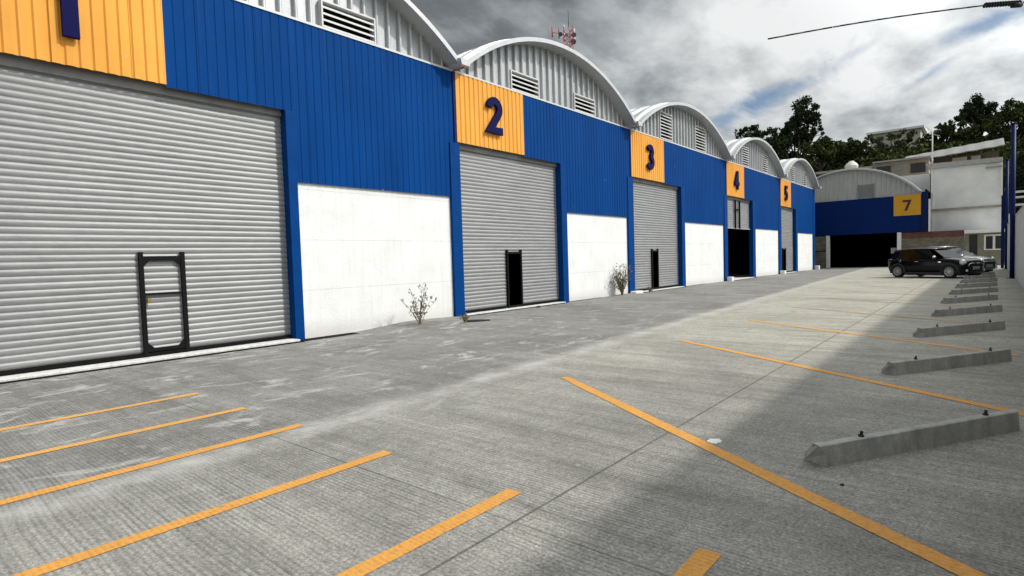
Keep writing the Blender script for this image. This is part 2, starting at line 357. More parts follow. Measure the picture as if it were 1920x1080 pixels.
# ------------------------------------------------------------------ the setting
def yardz(x, y):
    z = -.06 * sm((9.0 - x) / 2.2) * sm((y + 2.6) / 1.7)
    z += .045 * math.exp(-((x - 9.1) / 1.0) ** 2) * sm((y + 1.5) / 1.2)
    z += .03 * math.exp(-((x - 19.4) / .9) ** 2) * sm((y + 1.2) / 1.0)
    return z
mb = MB()
xs = [-14 + .4 * i for i in range(int(70 / .4) + 1)]; ys = [-11.72, -9, -6, -4] + [-3 + .15 * i for i in range(21)]
ys = [y for y in ys if y <= -.0] + [.02]
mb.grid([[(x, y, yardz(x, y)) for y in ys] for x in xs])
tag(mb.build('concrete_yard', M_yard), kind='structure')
mb = MB(); mb.grid([[(-2000 + 4000 * i / 12, -2000 + 4000 * j / 12, -.3) for j in range(13)] for i in range(13)])
tag(mb.build('ground', M_earth), kind='structure')
def hillz(x, y):
    z = 8.0 * sm((x - 74) / 9) + 5.0 * sm((x - 80) / 12) + 5.5 * sm((x - 88) / 40) + 4 * sm((x - 120) / 80)
    z *= 1 - .75 * sm((y - 22) / 25)
    return z - .35 + .5 * mnoise.noise(Vector((x * .08, y * .08, 0))) * sm((x - 62) / 8)
mb = MB(); mb.grid([[(61 + 2.5 * i, -90 + 3 * j, hillz(61 + 2.5 * i, -90 + 3 * j)) for j in range(56)] for i in range(60)])
tag(mb.build('hill', M_soil), kind='structure')

# painted lines
def strip(name, a, b, w, mat, label, group):
    a, b = Vector(a), Vector(b); d = (b - a).normalized(); n = Vector((-d.y, d.x)) * w / 2
    mb = MB(); N = max(2, int((b - a).length / .3))
    rng = random.Random(int(a.x * 100 + a.y * 37)); rows = []
    for i in range(N + 1):
        p = a.lerp(b, i / N); j = Vector((rng.uniform(-.003, .003), rng.uniform(-.003, .003)))
        rows.append([(p.x + n.x + j.x, p.y + n.y + j.y, .004), (p.x - n.x + j.y, p.y - n.y + j.x, .004)])
    mb.grid(rows, smooth=False)
    return tag(mb.build(name, mat), label, 'parking line', group)
ML = [(-3.79, M_line1, 'thin yellow line on the concrete closest to the shutter numbered 1'),
      (-4.97, M_line1, 'second yellow line out from the shutter numbered 1'),
      (-6.05, M_line0, 'third yellow line out from the shutter numbered 1, beside whitish dust'),
      (-7.31, M_line0, 'fourth and longest looking yellow line out from the first shutter'),
      (-8.56, M_line0, 'short yellow line at the bottom edge centre, across the concrete joint'),
      (-9.78, M_line0, 'stub of yellow line at the bottom edge in the shade')]
for y, mt, lb in ML:
    strip('parking_line', (-5.5, y + .02), (2.62, y), .105, mt, lb, 'short yellow lines parallel to the warehouses')
AL = ['long bold yellow diagonal line running to the bottom right corner', 'yellow diagonal line ending behind the nearest concrete wheel stop',
      'paler yellow diagonal line ending behind the second concrete wheel stop', 'faded yellow diagonal line by the third wheel stop', 'very faded yellow diagonal line by the fourth wheel stop',
      'worn yellow diagonal line by the fifth wheel stop', 'worn yellow diagonal line by the sixth wheel stop', 'worn yellow diagonal line just before the black car']
for i, lb in enumerate(AL):
    x = 5.58 + 3.46 * i
    strip('parking_line', (x, -6.88), (x - 2.48 * 1.1, -6.88 - 3.84 * 1.1), .115, (M_line0, M_line0, M_line1, M_line2, M_line2, M_line2, M_line2, M_line2)[i], lb, 'long yellow diagonal bay lines')

# ------------------------------------------------------------------ warehouse row
B = [.95, 10.66, 20.2, 30.8, 41.1, 51.0]
ZT = 6.40
P_CLAD = [(0, 0), (.122, 0), (.137, .010), (.160, .010)]; W_CLAD = .175
P_SIGN = [(0, 0), (.10, .002), (.125, .022), (.155, .022)]; W_SIGN = .18
P_GABLE = [(0, 0), (.22, 0), (.235, -.07), (.255, -.085), (.285, -.085), (.305, -.07), (.32, 0)]; W_GABLE = .335
def corr(mb, x0, x1, y, prof, pitch, segs, breaks=(), mat=None, T=None):
    cols = []; n = int((x1 - x0) / pitch) + 2
    for k in range(n):
        for dx, dy in prof:
            x = x0 + k * pitch + dx
            if x < x1 - 1e-4: cols.append((x, dy))
    cols.append((x1, 0.0))
    def yat(x):
        for (a, da), (b, db) in zip(cols, cols[1:]):
            if a <= x <= b: return da + (db - da) * (x - a) / max(1e-6, b - a)
        return 0
    for bx in breaks:
        if x0 < bx < x1: cols += [(bx - .001, yat(bx)), (bx + .001, yat(bx))]
    cols.sort(); k = mb.mi(mat)
    for (a, da), (b, db) in zip(cols, cols[1:]):
        if b - a < 1e-5: continue
        for f0, f1 in segs((a + b) / 2):
            pts = [(a, y + da, f0(a)), (b, y + db, f0(b)), (b, y + db, f1(b)), (a, y + da, f1(a))]
            if pts[3][2] - pts[0][2] < .004 and pts[2][2] - pts[1][2] < .004: continue
            if T: pts = [T(q) for q in pts]
            mb.face(pts, mat)
K = lambda z: (lambda x: z)
def stroke(mb, pts, w, d0, d1, T, closed=False):
    """a bold stroke: mitred ribbon along pts (x,z), extruded d0..d1"""
    P = [Vector(p) for p in pts]; L, R_ = [], []
    for i, p in enumerate(P):
        t = ((P[i+1] - p).normalized() if i < len(P)-1 else Vector((0, 0))) + ((p - P[i-1]).normalized() if i > 0 else Vector((0, 0)))
        t = t.normalized(); n = Vector((-t.y, t.x)); ref = (P[i+1] - p) if i < len(P)-1 else (p - P[i-1]); ref = ref.normalized()
        c = max(.5, abs(n.dot(Vector((-ref.y, ref.x)))))
        L.append(p + n * w / 2 / c); R_.append(p - n * w / 2 / c)
    A = [[mb.bm.verts.new(T(q.x, d, q.y)) for q in L] for d in (d0, d1)]; D = [[mb.bm.verts.new(T(q.x, d, q.y)) for q in R_] for d in (d0, d1)]
    N = len(P)
    for i in range(N - 1):
        for q in ((A[1][i], A[1][i+1], D[1][i+1], D[1][i]), (A[0][i], D[0][i], D[0][i+1], A[0][i+1]), (A[0][i], A[0][i+1], A[1][i+1], A[1][i]), (D[0][i], D[1][i], D[1][i+1], D[0][i+1])): mb.bm.faces.new(q)
    for i in (0, N - 1): mb.bm.faces.new((A[0][i], A[1][i], D[1][i], D[0][i]))
def arcp(cx, cz, r, a0, a1, n=12, rz=None):
    rz = rz or r
    return [(cx + r * math.cos(math.radians(a0 + (a1 - a0) * i / n)), cz + rz * math.sin(math.radians(a0 + (a1 - a0) * i / n))) for i in range(n + 1)]
w_ = .21
DIG = {1: [[(.33, 0), (.33, 1.0)], [(.07, .70), (.33, .93)]],
       2: [arcp(.32, .69, .215, 175, -25, 14) + [(.43, .48), (.20, .19), (.12, .105), (.64, .105)]],
       3: [arcp(.31, .715, .20, 155, -88, 14, .185), arcp(.31, .315, .225, 92, -155, 14, .215)],
       4: [[(.46, 0), (.46, 1.0)], [(.43, .93), (.09, .35), (.09, .30)], [(.02, .30), (.66, .30)]],
       5: [[(.60, .895), (.19, .895), (.155, .50)] + arcp(.32, .32, .225, 118, -155, 14, .215)],
       7: [[(.02, .895), (.56, .895), (.52, .76), (.24, 0)]]}
def numeral(n, T, parent, h=1.0, th=.10, mat=M_num):
    mb = MB()
    for i, s in enumerate(DIG[n]): stroke(mb, [(x * h, z * h) for x, z in s], w_ * h * (1 if n != 7 else .85), 0, th + .003 * i, T)
    return mb.build('numeral', mat, parent, bevel=.008)
def shutter_mesh(x0, x1, z0, z1, holes, pitch, y):
    mb = MB(); n = int(round((z1 - z0) / pitch)); hgt = (z1 - z0) / n
    prof = [(0, 0.004), (.10, -.003), (.35, -.0105), (.6, -.0125), (.85, -.008), (.95, .002)]
    zs = [(z0 + (k + t) * hgt, d) for k in range(n) for t, d in prof] + [(z1, .006)]
    xsplit = sorted({x0, x1, *[h[0] for h in holes], *[h[1] for h in holes]})
    for a, b in zip(xsplit, xsplit[1:]):
        hz = [h for h in holes if h[0] < (a + b) / 2 < h[1]]
        nn = max(1, int((b - a) / .5))
        for (za, da), (zb, db) in zip(zs, zs[1:]):
            if any(h[2] < (za + zb) / 2 < h[3] for h in hz): continue
            for i in range(nn):
                p, q = a + (b - a) * i / nn, a + (b - a) * (i + 1) / nn
                mb.face([(p, y + da, za), (q, y + da, za), (q, y + db, zb), (p, y + db, zb)], None, True)
    bmesh.ops.remove_doubles(mb.bm, verts=mb.bm.verts[:], dist=.0005)
    for v in mb.bm.verts:
        k = math.floor((v.co.z - z0) / hgt)
        v.co.y += .005 * mnoise.noise(Vector((v.co.x * .9, k * 3.7, 1))) + .014 * mnoise.noise(Vector((v.co.x * .35, v.co.z * .5, 7)))
        v.co.z += .0035 * mnoise.noise(Vector((v.co.x * .7, v.co.z * 1.3, 4)))
    return mb
def roof_arc(x0, x1, zs, rise, n=40):
    w = (x1 - x0) / 2; R_ = (w * w + rise * rise) / (2 * rise); cx = (x0 + x1) / 2; cz = zs + rise - R_
    a = math.asin(w / R_)
    return cx, cz, R_, a
def build_roof(T, x0, x1, zs, rise, ya, yb, parent, mat=M_roof):
    cx, cz, R_, a = roof_arc(x0, x1, zs, rise); mb = MB()
    prof = []; y = ya
    while y < yb:
        for dy, dr in ((0, 0), (.30, 0), (.34, .10), (.40, .115), (.54, .115), (.60, .10), (.64, 0)):
            prof.append((y + dy, dr))
        y += .66
    for (y1, d1), (y2, d2) in zip(prof, prof[1:]):
        if abs(y2 - y1) < 1e-6: continue
    rows = []
    for yy, dr in prof:
        rows.append([T((cx + (R_ + dr) * math.sin(-a + 2 * a * i / 40), yy, cz + (R_ + dr) * math.cos(-a + 2 * a * i / 40))) for i in range(41)])
    mb.grid(rows, mat, False)
    # thickness of the overhang: inner skin and the front rim flange
    def P(r, yy, i): return T((cx + r * math.sin(-a + 2 * a * i / 40), yy, cz + r * math.cos(-a + 2 * a * i / 40)))
    ins = [[P(R_ - .05, yy, i) for i in range(41)] for yy in (ya + .02, .4)]
    mb.grid(ins, mat, False)
    for i in range(40):
        q = [P(R_ - .07, ya, i), P(R_ - .07, ya, i+1), P(R_ + .05, ya, i+1), P(R_ + .05, ya, i)]
        q2 = [P(R_ - .07, ya + .025, i), P(R_ - .07, ya + .025, i+1), P(R_ + .05, ya + .025, i+1), P(R_ + .05, ya + .025, i)]
        mb.face(q, mat); mb.face(q2, mat); mb.face([q[3], q[2], q2[2], q2[3]], mat); mb.face([q[0], q[1], q2[1], q2[0]], mat)
    bmesh.ops.remove_doubles(mb.bm, verts=mb.bm.verts[:], dist=.0005)
    o = mb.build('roof', mat, parent, normals=False); return o
def build_gable(T, x0, x1, zs, rise, zb, y, vents, parent, mat=M_galv):
    cx, cz, R_, a = roof_arc(x0, x1, zs, rise)
    ztop = lambda x: max(zb, cz + math.sqrt(max(0, (R_ - .03) ** 2 - (x - cx) ** 2)))
    mb = MB(); br = [v for q in vents for v in q[:2]]
    def segs(x):
        for v in vents:
            if v[0] < x < v[1]:
                return [(K(zb), K(v[2])), (K(v[3]), ztop)]
        return [(K(zb), ztop)]
    corr(mb, x0 + .06, x1 - .06, y, P_GABLE, W_GABLE, segs, br, mat, T)
    g = mb.build('gable', mat, parent)
    for v in vents:
        mb = MB(); x0_, x1_, z0, z1 = v; t = .035
        def bx(a, b, c, d, e, f): 
            P = [T(q) for q in ((a,c,e),(b,c,e),(b,d,e),(a,d,e),(a,c,f),(b,c,f),(b,d,f),(a,d,f))]; vv = [mb.bm.verts.new(q) for q in P]
            for q in ((3,2,1,0),(4,5,6,7),(0,1,5,4),(1,2,6,5),(2,3,7,6),(3,0,4,7)): mb.bm.faces.new([vv[i] for i in q])
        ya, yb = y - .125, y + .06
        bx(x0_ - t, x0_, ya, yb, z0, z1 + t); bx(x1_, x1_ + t, ya, yb, z0, z1 + t); bx(x0_, x1_, ya, yb, z1, z1 + t); 
        n = max(2, int(round((z1 - z0) / .135)))
        for k in range(n):
            zc = z0 + (z1 - z0) * k / n
            P = [(x0_, ya + .01, zc), (x1_, ya + .01, zc), (x1_, yb, zc + .075), (x0_, yb, zc + .075)]
            Q = [(p[0], p[1] + .0, p[2] + .042) for p in P]
            pts = [mb.bm.verts.new(T(q)) for q in P + Q]
            for q in ((3,2,1,0),(4,5,6,7),(0,1,5,4),(1,2,6,5),(2,3,7,6),(3,0,4,7)): mb.bm.faces.new([pts[i] for i in q])
        mb.build('louvre', M_slat, g)
    return g
I3 = lambda q: Vector(q)
UN = [dict(n=1, yw=2.83, d0=1.07, d1=5.92, ps=6.12, we=10.42, zw=3.17, wicket=(3.27, 3.98, 'closed'), nx=2.16,
           vents=[(3.35, 4.62, 6.47, 7.0), (6.89, 8.2, 6.47, 7.0)], txt='nearest warehouse bay, only the foot of the numeral 1 showing on its yellow panel'),
      dict(n=2, yw=2.86, d0=10.78, d1=15.41, ps=15.72, we=19.91, zw=3.0, wicket=(12.75, 13.45, 'open'), nx=11.82,
           vents=[(13.08, 14.37, 6.47, 7.0), (16.41, 17.65, 6.47, 7.0)], txt='warehouse bay with the numeral 2 on its yellow panel and two low louvres'),
      dict(n=3, yw=2.98, d0=20.36, d1=24.95, ps=25.31, we=30.43, zw=3.0, wicket=(22.21, 22.81, 'open'), nx=21.45,
           vents=[(22.98, 24.13, 6.49, 7.6), (26.79, 28.0, 6.49, 7.6)], txt='warehouse bay with the numeral 3 on its yellow panel and two tall louvres'),
      dict(n=4, yw=2.88, d0=30.92, d1=35.2, ps=35.7, we=40.72, zw=2.95, wicket=None, nx=31.95,
           vents=[(33.56, 34.7, 6.49, 7.55), (37.36, 38.4, 6.49, 7.55)], txt='warehouse bay numbered 4 with its shutter half raised over a dark doorway'),
      dict(n=5, yw=2.65, d0=41.28, d1=45.06, ps=45.58, we=50.45, zw=2.88, wicket=(42.15, 43.0, 'open'), nx=42.0,
           vents=[(43.9, 45.0, 6.49, 7.5), (47.5, 48.6, 6.49, 7.5)], txt='last warehouse bay of the row, numbered 5, farthest along the blue facade')]
GRP = 'numbered warehouse bays in one row'
for i, u in enumerate(UN):
    b0, b1 = B[i], B[i + 1]; zy = 4.6; zd = 4.56; dep = 27
    t = thing('warehouse_bay', u['txt'], 'warehouse', ((b0 + b1) / 2, 0, 0), 0, GRP)
    off = Matrix.Translation((-(b0 + b1) / 2, 0, 0))
    T = lambda q, ox=(b0 + b1) / 2: Vector((q[0] - ox, q[1], q[2]))
    def fin(mb, name, mat, parent=t, **k):
        mb.bm.transform(off); return mb.build(name, mat, parent, **k)
    # blue cladding
    mb = MB(); xy = b0 + u['yw']
    def segs(x, u=u):
        return [(K(zd if x < u['ps'] else u['zw'] - .02), K(ZT))]
    corr(mb, xy + .02, b1 - .06, -.05, P_CLAD, W_CLAD, segs, (u['ps'],))
    fin(mb, 'cladding', M_blue)
    # yellow panel with its number
    mb = MB(); corr(mb, b0 + .05, xy, -.062, P_SIGN, W_SIGN, lambda x: [(K(zy), K(ZT))]); 
    mb.box((xy, -.066, zy), (xy + .018, -.0, ZT))
    sp = fin(mb, 'sign_panel', M_yellow)
    n0 = u['nx'] - (b0 + b1) / 2
    numeral(u['n'], lambda x, y, z, n0=n0: Vector((n0 + x, -.09 - y, 5.0 + z)), sp, 1.02, .075)
    # edge trim between bays, dark
    mb = MB(); mb.box((b0 - .05, -.075, zy - .03), (b0 + .045, .05, ZT + .01)); fin(mb, 'edge_trim', M_navy)
    # posts
    mb = MB(); mb.box((u['d1'], -.072, -.12), (u['ps'] - .003, .16, zd - .003)); fin(mb, 'post', M_bluepost, bevel=.006)
    if i: mb = MB(); mb.box((UN[i-1]['we'] + .003, -.076, -.06), (u['d0'] - .003, .16, zy - .035)); fin(mb, 'post', M_bluepost, bevel=.006)
    else: mb = MB(); mb.box((b0 - .2, -.076, -.12), (u['d0'] - .003, .16, zy - .035)); fin(mb, 'post', M_bluepost, bevel=.006)
    if i == 4: mb = MB(); mb.box((u['we'] + .003, -.076, -.06), (b1 + .02, .16, ZT)); fin(mb, 'post', M_bluepost, bevel=.006)
    # white wall
    mb = MB(); mb.box((u['ps'], -.0, -.12), (u['we'], .16, u['zw'])); fin(mb, 'base_wall', M_wall)
    # lintel
    mb = MB(); mb.box((u['d0'], .085, zd - .10), (u['d1'] - .003, .26, zd + .1)); fin(mb, 'lintel', M_tin)
    # shutter and wicket
    zsill = .03 if i else -.015
    z0, z1 = zsill + .07, zd - .01
    if u['n'] == 4: z0 = 2.92
    holes = []
    wk = u['wicket']
    if wk and wk[2] == 'open': holes = [(wk[0], wk[1], 0, 1.70)]
    sh = fin(shutter_mesh(u['d0'], u['d1'], z0, z1, holes, .104 if i == 0 else .10, .145), 'shutter', M_shutter)
    mb = MB(); 
    if u['n'] == 4: mb.box((u['d0'] + .01, .085, z0 - .07), (u['d1'] - .01, .15, z0 - .005))
    else:
        mb.box((u['d0'] + .01, .085, zsill + .015), (wk[0] if holes else u['d1'] - .01, .15, z0 - .004))
        if holes: mb.box((wk[1], .085, zsill + .015), (u['d1'] - .01, .15, z0 - .004))
    fin(mb, 'bottom_rail', M_rubber if u['n'] != 4 else M_galv)
    if wk:
        a, b = wk[0], wk[1]; mb = MB(); yb_, ya_ = .128, .075
        pw = .066 if i == 0 else .06
        mb.box((a, ya_, zsill + .012), (a + pw, yb_, 1.76)); mb.box((b - pw, ya_, zsill + .012), (b, yb_, 1.76))
        if wk[2] == 'closed':
            mb.box((a + pw, ya_ + .006, 1.62), (b - pw, yb_, 1.69)); mb.box((a + pw, ya_ + .006, .075), (b - pw, yb_, .125))
            mb.box((a + pw, ya_ + .01, 1.03), (b - pw, yb_, 1.065))
            for sx, px in ((1, a + pw), (-1, b - pw)):
                for sz, pz in ((-1, 1.62), (1, .125)):
                    mb.prism([(px, pz), (px + sx * .10, pz), (px, pz + sz * .10)], 'y', ya_ + .012, yb_)
        else:
            mb.box((a + pw, ya_ + .006, 1.64), (b - pw, yb_, 1.70)); mb.box((a + pw, ya_ + .006, zsill + .013), (b - pw, yb_, zsill + .07))
        # fin() applied to parent-level coordinates: the shutter shares the bay origin
        mb.bm.transform(off); mb.build('wicket_frame', M_black, sh)
        if wk[2] == 'closed':
            mb = MB(); mb.bar((a + pw + .05, .08, .96), (a + pw + .05, .13, .96), .028, 10); mb.box((a + pw + .025, .06, .90), (a + pw + .075, .085, .955))
            mb.bm.transform(off); mb.build('padlock', M_brass, sh)
    if u['n'] == 4:
        for xx in (32.5, 33.2):
            mb = MB(); mb.box((xx, .02, 2.87), (xx + .075, .10, zd - .1)); mb.bm.transform(off); mb.build('guide_rail', M_black, sh)
        mb = MB(); mb.box((32.575, .04, 3.9), (33.2, .10, 3.97)); mb.bm.transform(off); mb.build('crossbar', M_black, sh)
    # sill
    yf = -.24 if i == 0 else -.15
    mb = MB(); mb.box((u['d0'], yf, -.14), (u['d1'] - .003, .3, zsill)); fin(mb, 'sill', M_kerb, bevel=.01)
    mb = MB(); mb.box((b0 + .1, yf - .14, -.14), (u['d1'] - .003, yf - .002, (-.050 if i == 0 else .005)))
    if i == 0: mb.box((u['d1'], -.30, -.14), (7.9, -.003, -.05)) 
    else: mb.box((u['d1'], -.1, -.14), (u['ps'] + .5 * (u['we'] - u['ps']), -.003, .006))
    fin(mb, 'joint_strip', M_rubber)
    # flashing along the top of the cladding
    mb = MB(); mb.box((b0 + .02, -.068, ZT + .003), (b1 - .02, .055, ZT + .05)); fin(mb, 'flashing', M_slat)
    # gable, roof, gutter
    zs, rise = 6.47, 1.72
    g = build_gable(T, b0, b1, zs, rise, ZT + .05, .08, u['vents'], t)
    build_roof(T, b0 + .02, b1 - .02, zs, rise, -.42, dep, t)
    mb = MB(); mb.prism([(b1 - .14, 6.46), (b1 + .14, 6.46), (b1 + .19, 6.62), (b1 - .19, 6.62)], 'y', -.52, dep - .1); fin(mb, 'gutter', M_roof)
    # the inside, its gloom put into a near-black colour
    mb = MB()
    for xx in (b0 + .02, b1 - .10): mb.box((xx, .24, -.1), (xx + .07, dep, 6.45))
    mb.box((b0 + .095, dep - .12, -.1), (b1 - .105, dep - .02, 8.0)); fin(mb, 'inner_wall', M_inner)
    mb = MB(); mb.box((b0 + .1, .31, -.14), (b1 - .11, dep - .13, .02)); fin(mb, 'floor', M_kerb if u['n'] == 4 else M_inner)

# white blocks at the foot of the far posts
for lb, (x, y, s) in zip(('small white concrete block at the foot of the post before the dark doorway 4', 'small white concrete block at the foot of the post before shutter 5', 'small white concrete block at the far end of the warehouse row'),
                         ((30.75, -.24, .22), (40.95, -.24, .25), (51.0, -.22, .26))):
    mb = MB(); mb.box((-s*.8, -s*.6, -.02), (s*.8, s*.6, .30 if x > 50 else .22)); o = mb.build('concrete_block', M_whitepost, None, bevel=.015); o.location = (x, y, 0)
    tag(o, lb, 'block', 'white blocks at post feet')
mb = MB(); mb.box((-.3, -.13, -.02), (.3, .13, .10)); o = mb.build('concrete_block', M_whitepost, None, bevel=.03); o.location = (20.2, -.22, .0)
tag(o, 'low white concrete lump at the foot of the post before shutter 3', 'block', 'white blocks at post feet')

# ------------------------------------------------------------------ bay 7, across the end of the yard (faces -x)
X7 = 55.5; y7a, y7b = 3.35, -7.05
t7 = thing('warehouse_bay', 'wide shaded warehouse with the numeral 7 closing the end of the yard', 'warehouse', (X7, (y7a + y7b) / 2, 0))
oy = (y7a + y7b) / 2
def T7(q): return Vector((q[1], -q[0] - oy + 0, q[2]))        # local: q.x runs to the right as seen from the yard (-Y), q.y into the building
def W7(mb, name, mat, parent=t7, **k):                          # geometry given with world y
    mb.bm.transform(Matrix.Translation((-X7, -oy, 0))); return mb.build(name, mat, parent, **k)
l0, l1 = -y7a, -y7b - .42
mb = MB(); corr(mb, -y7a, -y7b, -.02, P_CLAD, W_CLAD, lambda x: [(K(2.78), K(5.72))], (), None, T7); mb.build('cladding', M_blue7_shade, t7)
mb = MB(); mb.box((X7 - .1, -7.1, 2.76), (X7 + .02, -6.75, 5.9)); W7(mb, 'corner_panel', M_navy)
vents7 = [(2.45, 3.5, 5.78, 6.9)]
cx, cz, Rr, aa = roof_arc(l0, l1, 5.95, 2.3)
mb = MB(); z7 = lambda x: max(5.72, cz + math.sqrt(max(0, (Rr - .03) ** 2 - (x - cx) ** 2)))
corr(mb, l0 + .05, l1 - .05, .08, P_GABLE, W_GABLE, lambda x: [(K(5.72), K(5.78)), (K(6.9), z7)] if vents7[0][0] < x < vents7[0][1] else [(K(5.72), z7)], vents7[0][:2], None, T7)
g7 = mb.build('gable', M_dull7, t7)
mb = MB(); 
for k in range(9):
    z = 5.79 + k * .123
    mb.face([T7((2.45, .0, z)), T7((3.5, .0, z)), T7((3.5, .07, z + .13)), T7((2.45, .07, z + .13))])
for a, b in ((2.4, 2.45), (3.5, 3.55)): mb.prism([(a, 5.78), (b, 5.78), (b, 6.95), (a, 6.95)], 'y', -.04, .09, None, Matrix(((0, 1, 0, 0), (-1, 0, 0, -oy), (0, 0, 1, 0), (0, 0, 0, 1))))
mb.build('louvre', m_galv('dark_louvre', (.22, .23, .22), .2, .6), g7)
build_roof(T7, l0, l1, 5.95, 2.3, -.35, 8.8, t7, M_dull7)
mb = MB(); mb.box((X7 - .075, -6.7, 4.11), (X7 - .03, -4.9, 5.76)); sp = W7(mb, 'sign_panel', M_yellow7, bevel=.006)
numeral(7, lambda x, y, z: Vector((-.08 - y, -(5.5 + x) - oy, 4.5 + z)), sp, .86, .05, simple('numeral_maroon', (.045, .008, .025), .5))
for ya, yb in ((.0, -.26), (-5.13, -5.41)):
    mb = MB(); mb.box((X7 - .06, yb, -.1), (X7 + .25, ya, 2.775)); W7(mb, 'post', M_whitepost, bevel=.01)
mb = MB(); mb.box((X7, .003, -.1), (X7 + .2, 3.3, 1.42)); mb.box((X7 + .003, .003, 1.5), (X7 + .2, 3.3, 2.74)); W7(mb, 'infill_wall', M_rubble)
mb = MB(); mb.box((X7 - .02, -7.30, 2.75), (X7 + .1, -7.18, 5.3)); W7(mb, 'downpipe', M_whitepost)
mb = MB(); mb.box((X7 + .3, y7b + .01, -.1), (X7 + 8.9, y7b + .11, 6.1)); mb.box((X7 + .3, y7a - .05, -.1), (X7 + 8.9, y7a + .05, 6.1)); mb.box((X7 + .6, y7b + .111, 5.0), (X7 + 8.49, y7a - .051, 5.1)); mb.box((X7 + 8.5, y7b + .12, -.1), (X7 + 8.8, y7a - .06, 5.9)); W7(mb, 'inner_wall', M_inner)
mb = MB(); mb.box((X7 + .26, y7b + .12, -.2), (X7 + 8.49, y7a - .06, .015)); W7(mb, 'floor', M_inner)
mb = MB(); mb.box((X7 + .1, -5.12, 1.1), (X7 + .14, -4.7, 1.55)); W7(mb, 'meter_box', M_bg_conc)

# stone and brick wall next to bay 7
t = thing('boundary_wall', 'rubble stone wall topped with red brick behind the parked cars', 'wall', (X7, -7.4, 0))
mb = MB(); mb.box((.05, -1.98, -.1), (.3, 1.98, 2.24)); mb.build('stone_base', M_rubble, t)
mb = MB(); mb.box((.045, -1.98, 2.243), (.31, 1.98, 2.74)); mb.build('brick_top', M_brick, t)

# small office
t = thing('guard_office', 'low flat roofed office with a dark door and white framed window', 'building', (X7, -10.6, 0))
mb = MB()
Mof = M_bg_conc
mb.box((.1, .92, -.1), (.3, 1.15, 2.45)); mb.box((.1, .42, 2.37), (.3, .92, 2.45)); mb.box((.1, .05, -.1), (.3, .42, 2.45)); mb.box((.103, -1.10, -.1), (.3, .05, 1.15)); mb.box((.103, -1.10, 2.32), (.3, .05, 2.45)); mb.box((.3, -1.1, -.1), (4, -1.0, 2.45)); mb.box((.3, 1.05, -.1), (4, 1.15, 2.45))
mb.build('wall', simple('office_wall', (.22, .20, .15), .9, 0, .2, 2), t)
mb = MB(); mb.box((-.2, -1.12, 2.453), (4.2, 1.2, 2.68)); mb.build('roof', M_bg_white, t, bevel=.02)
mb = MB(); mb.box((.2, .423, -.08), (.25, .917, 2.365)); mb.build('door', M_bg_dark, t)
mb = MB()
for a, b, c, d in ((-1.1, .04, 2.2, 2.315), (-1.1, .04, 1.153, 1.24), (-.06, .045, 1.241, 2.199), (-.60, -.46, 1.241, 2.199), (-1.1, -1.03, 1.241, 2.199)): mb.box((.06, a, c), (.2, b, d))
w = mb.build('window', M_whitepost, t)
mb = MB(); mb.box((.16, -1.03, 1.242), (.18, -.601, 2.198)); mb.box((.16, -.459, 1.242), (.18, -.061, 2.198)); mb.build('pane', M_bg_dark, w)

# tall white building
t = thing('white_building', 'tall blank white building with a jutting roof slab behind the cars', 'building', (60, -9.4, 0))
mb = MB(); mb.box((0, -2.25, -.2), (8, 2.35, 8.1)); mb.build('wall', M_bg_white, t)
mb = MB(); mb.prism([(2.75, 8.55), (-2.25, 8.47), (-2.25, 8.12), (2.35, 8.10)], 'x', -.22, 8.1); mb.build('roof_slab', m_conc('weathered_white_slab', (.42, .42, .40)), t)
mb = MB(); mb.box((-.14, -2.25, 4.55), (-.003, 2.33, 4.72)); mb.build('ledge', M_bg_conc, t)
mb = MB(); mb.box((-.09, 2.2, 2.7), (-.004, 2.34, 8.09)); mb.build('downpipe', M_whitepost, t)
mb = MB(); mb.box((-.09, -2.25, 2.7), (-.004, -2.12, 8.0)); mb.build('downpipe', M_whitepost, t)
mb = MB(); mb.box((-.3, -2.2, 7.72), (-.003, -1.2, 7.8)); mb.build('canopy', M_bg_conc, t)

# beige house behind bay 7
t = thing('hillside_house', 'beige house with a thin slab roof and two dark windows behind bay 7', 'house', (66, -2, 0))
mb = MB(); mb.box((0, -.05, 0), (7, 4.5, 9.40)); mb.box((.15, -4.5, 8.40), (7, -.053, 9.85)); mb.build('wall', M_bg_beige, t)
mb = MB(); mb.box((-.05, -4.6, 0), (6.8, -.06, 8.39)); mb.build('lower_wall', M_bg_white, t)
mb = MB(); mb.box((-.5, -.1, 9.403), (7.2, 4.9, 9.62)); mb.box((-.45, -4.7, 9.853), (7.2, -.103, 10.0)); mb.build('roof', M_bg_conc, t)
mb = MB(); mb.box((.1, -2.9, 8.41), (.149, -1.65, 9.84)); mb.build('pilaster', M_bg_conc, t)
for a, b, c, d in ((-1.5, -.35, 8.62, 9.5), (-4.25, -3.1, 8.62, 9.5)):
    mb = MB(); mb.box((.08, a, c), (.149, b, d)); w = mb.build('window', M_trunk, t)
    mb = MB(); mb.box((.06, a + .06, c + .06), (.079, (a + b) / 2 - .03, d - .06)); mb.box((.06, (a + b) / 2 + .03, c + .06), (.079, b - .06, d - .06)); mb.build('pane', M_bg_dark, w)
mb = MB()
prf = [(0, .52), (.25, .52), (.36, .46), (.44, .36), (.50, .2), (.62, .16)]
mb.grid([[Vector((.56 * 0 + r * math.cos(2*PI*i/20), r * math.sin(2*PI*i/20), z)) for i in range(21)] for z, r in [(0, .58), (.3, .60), (.34, .62), (.40, .58), (.62, .44), (.74, .26), (.76, .24), (.84, .24), (.86, .01)]])
o = mb.build('water_tank', simple('white_tank', (.70, .68, .62), .6)); o.location = (66.6, -.15, 9.62)
tag(o, 'white domed water tank on the slab roof of the beige house', 'water tank')

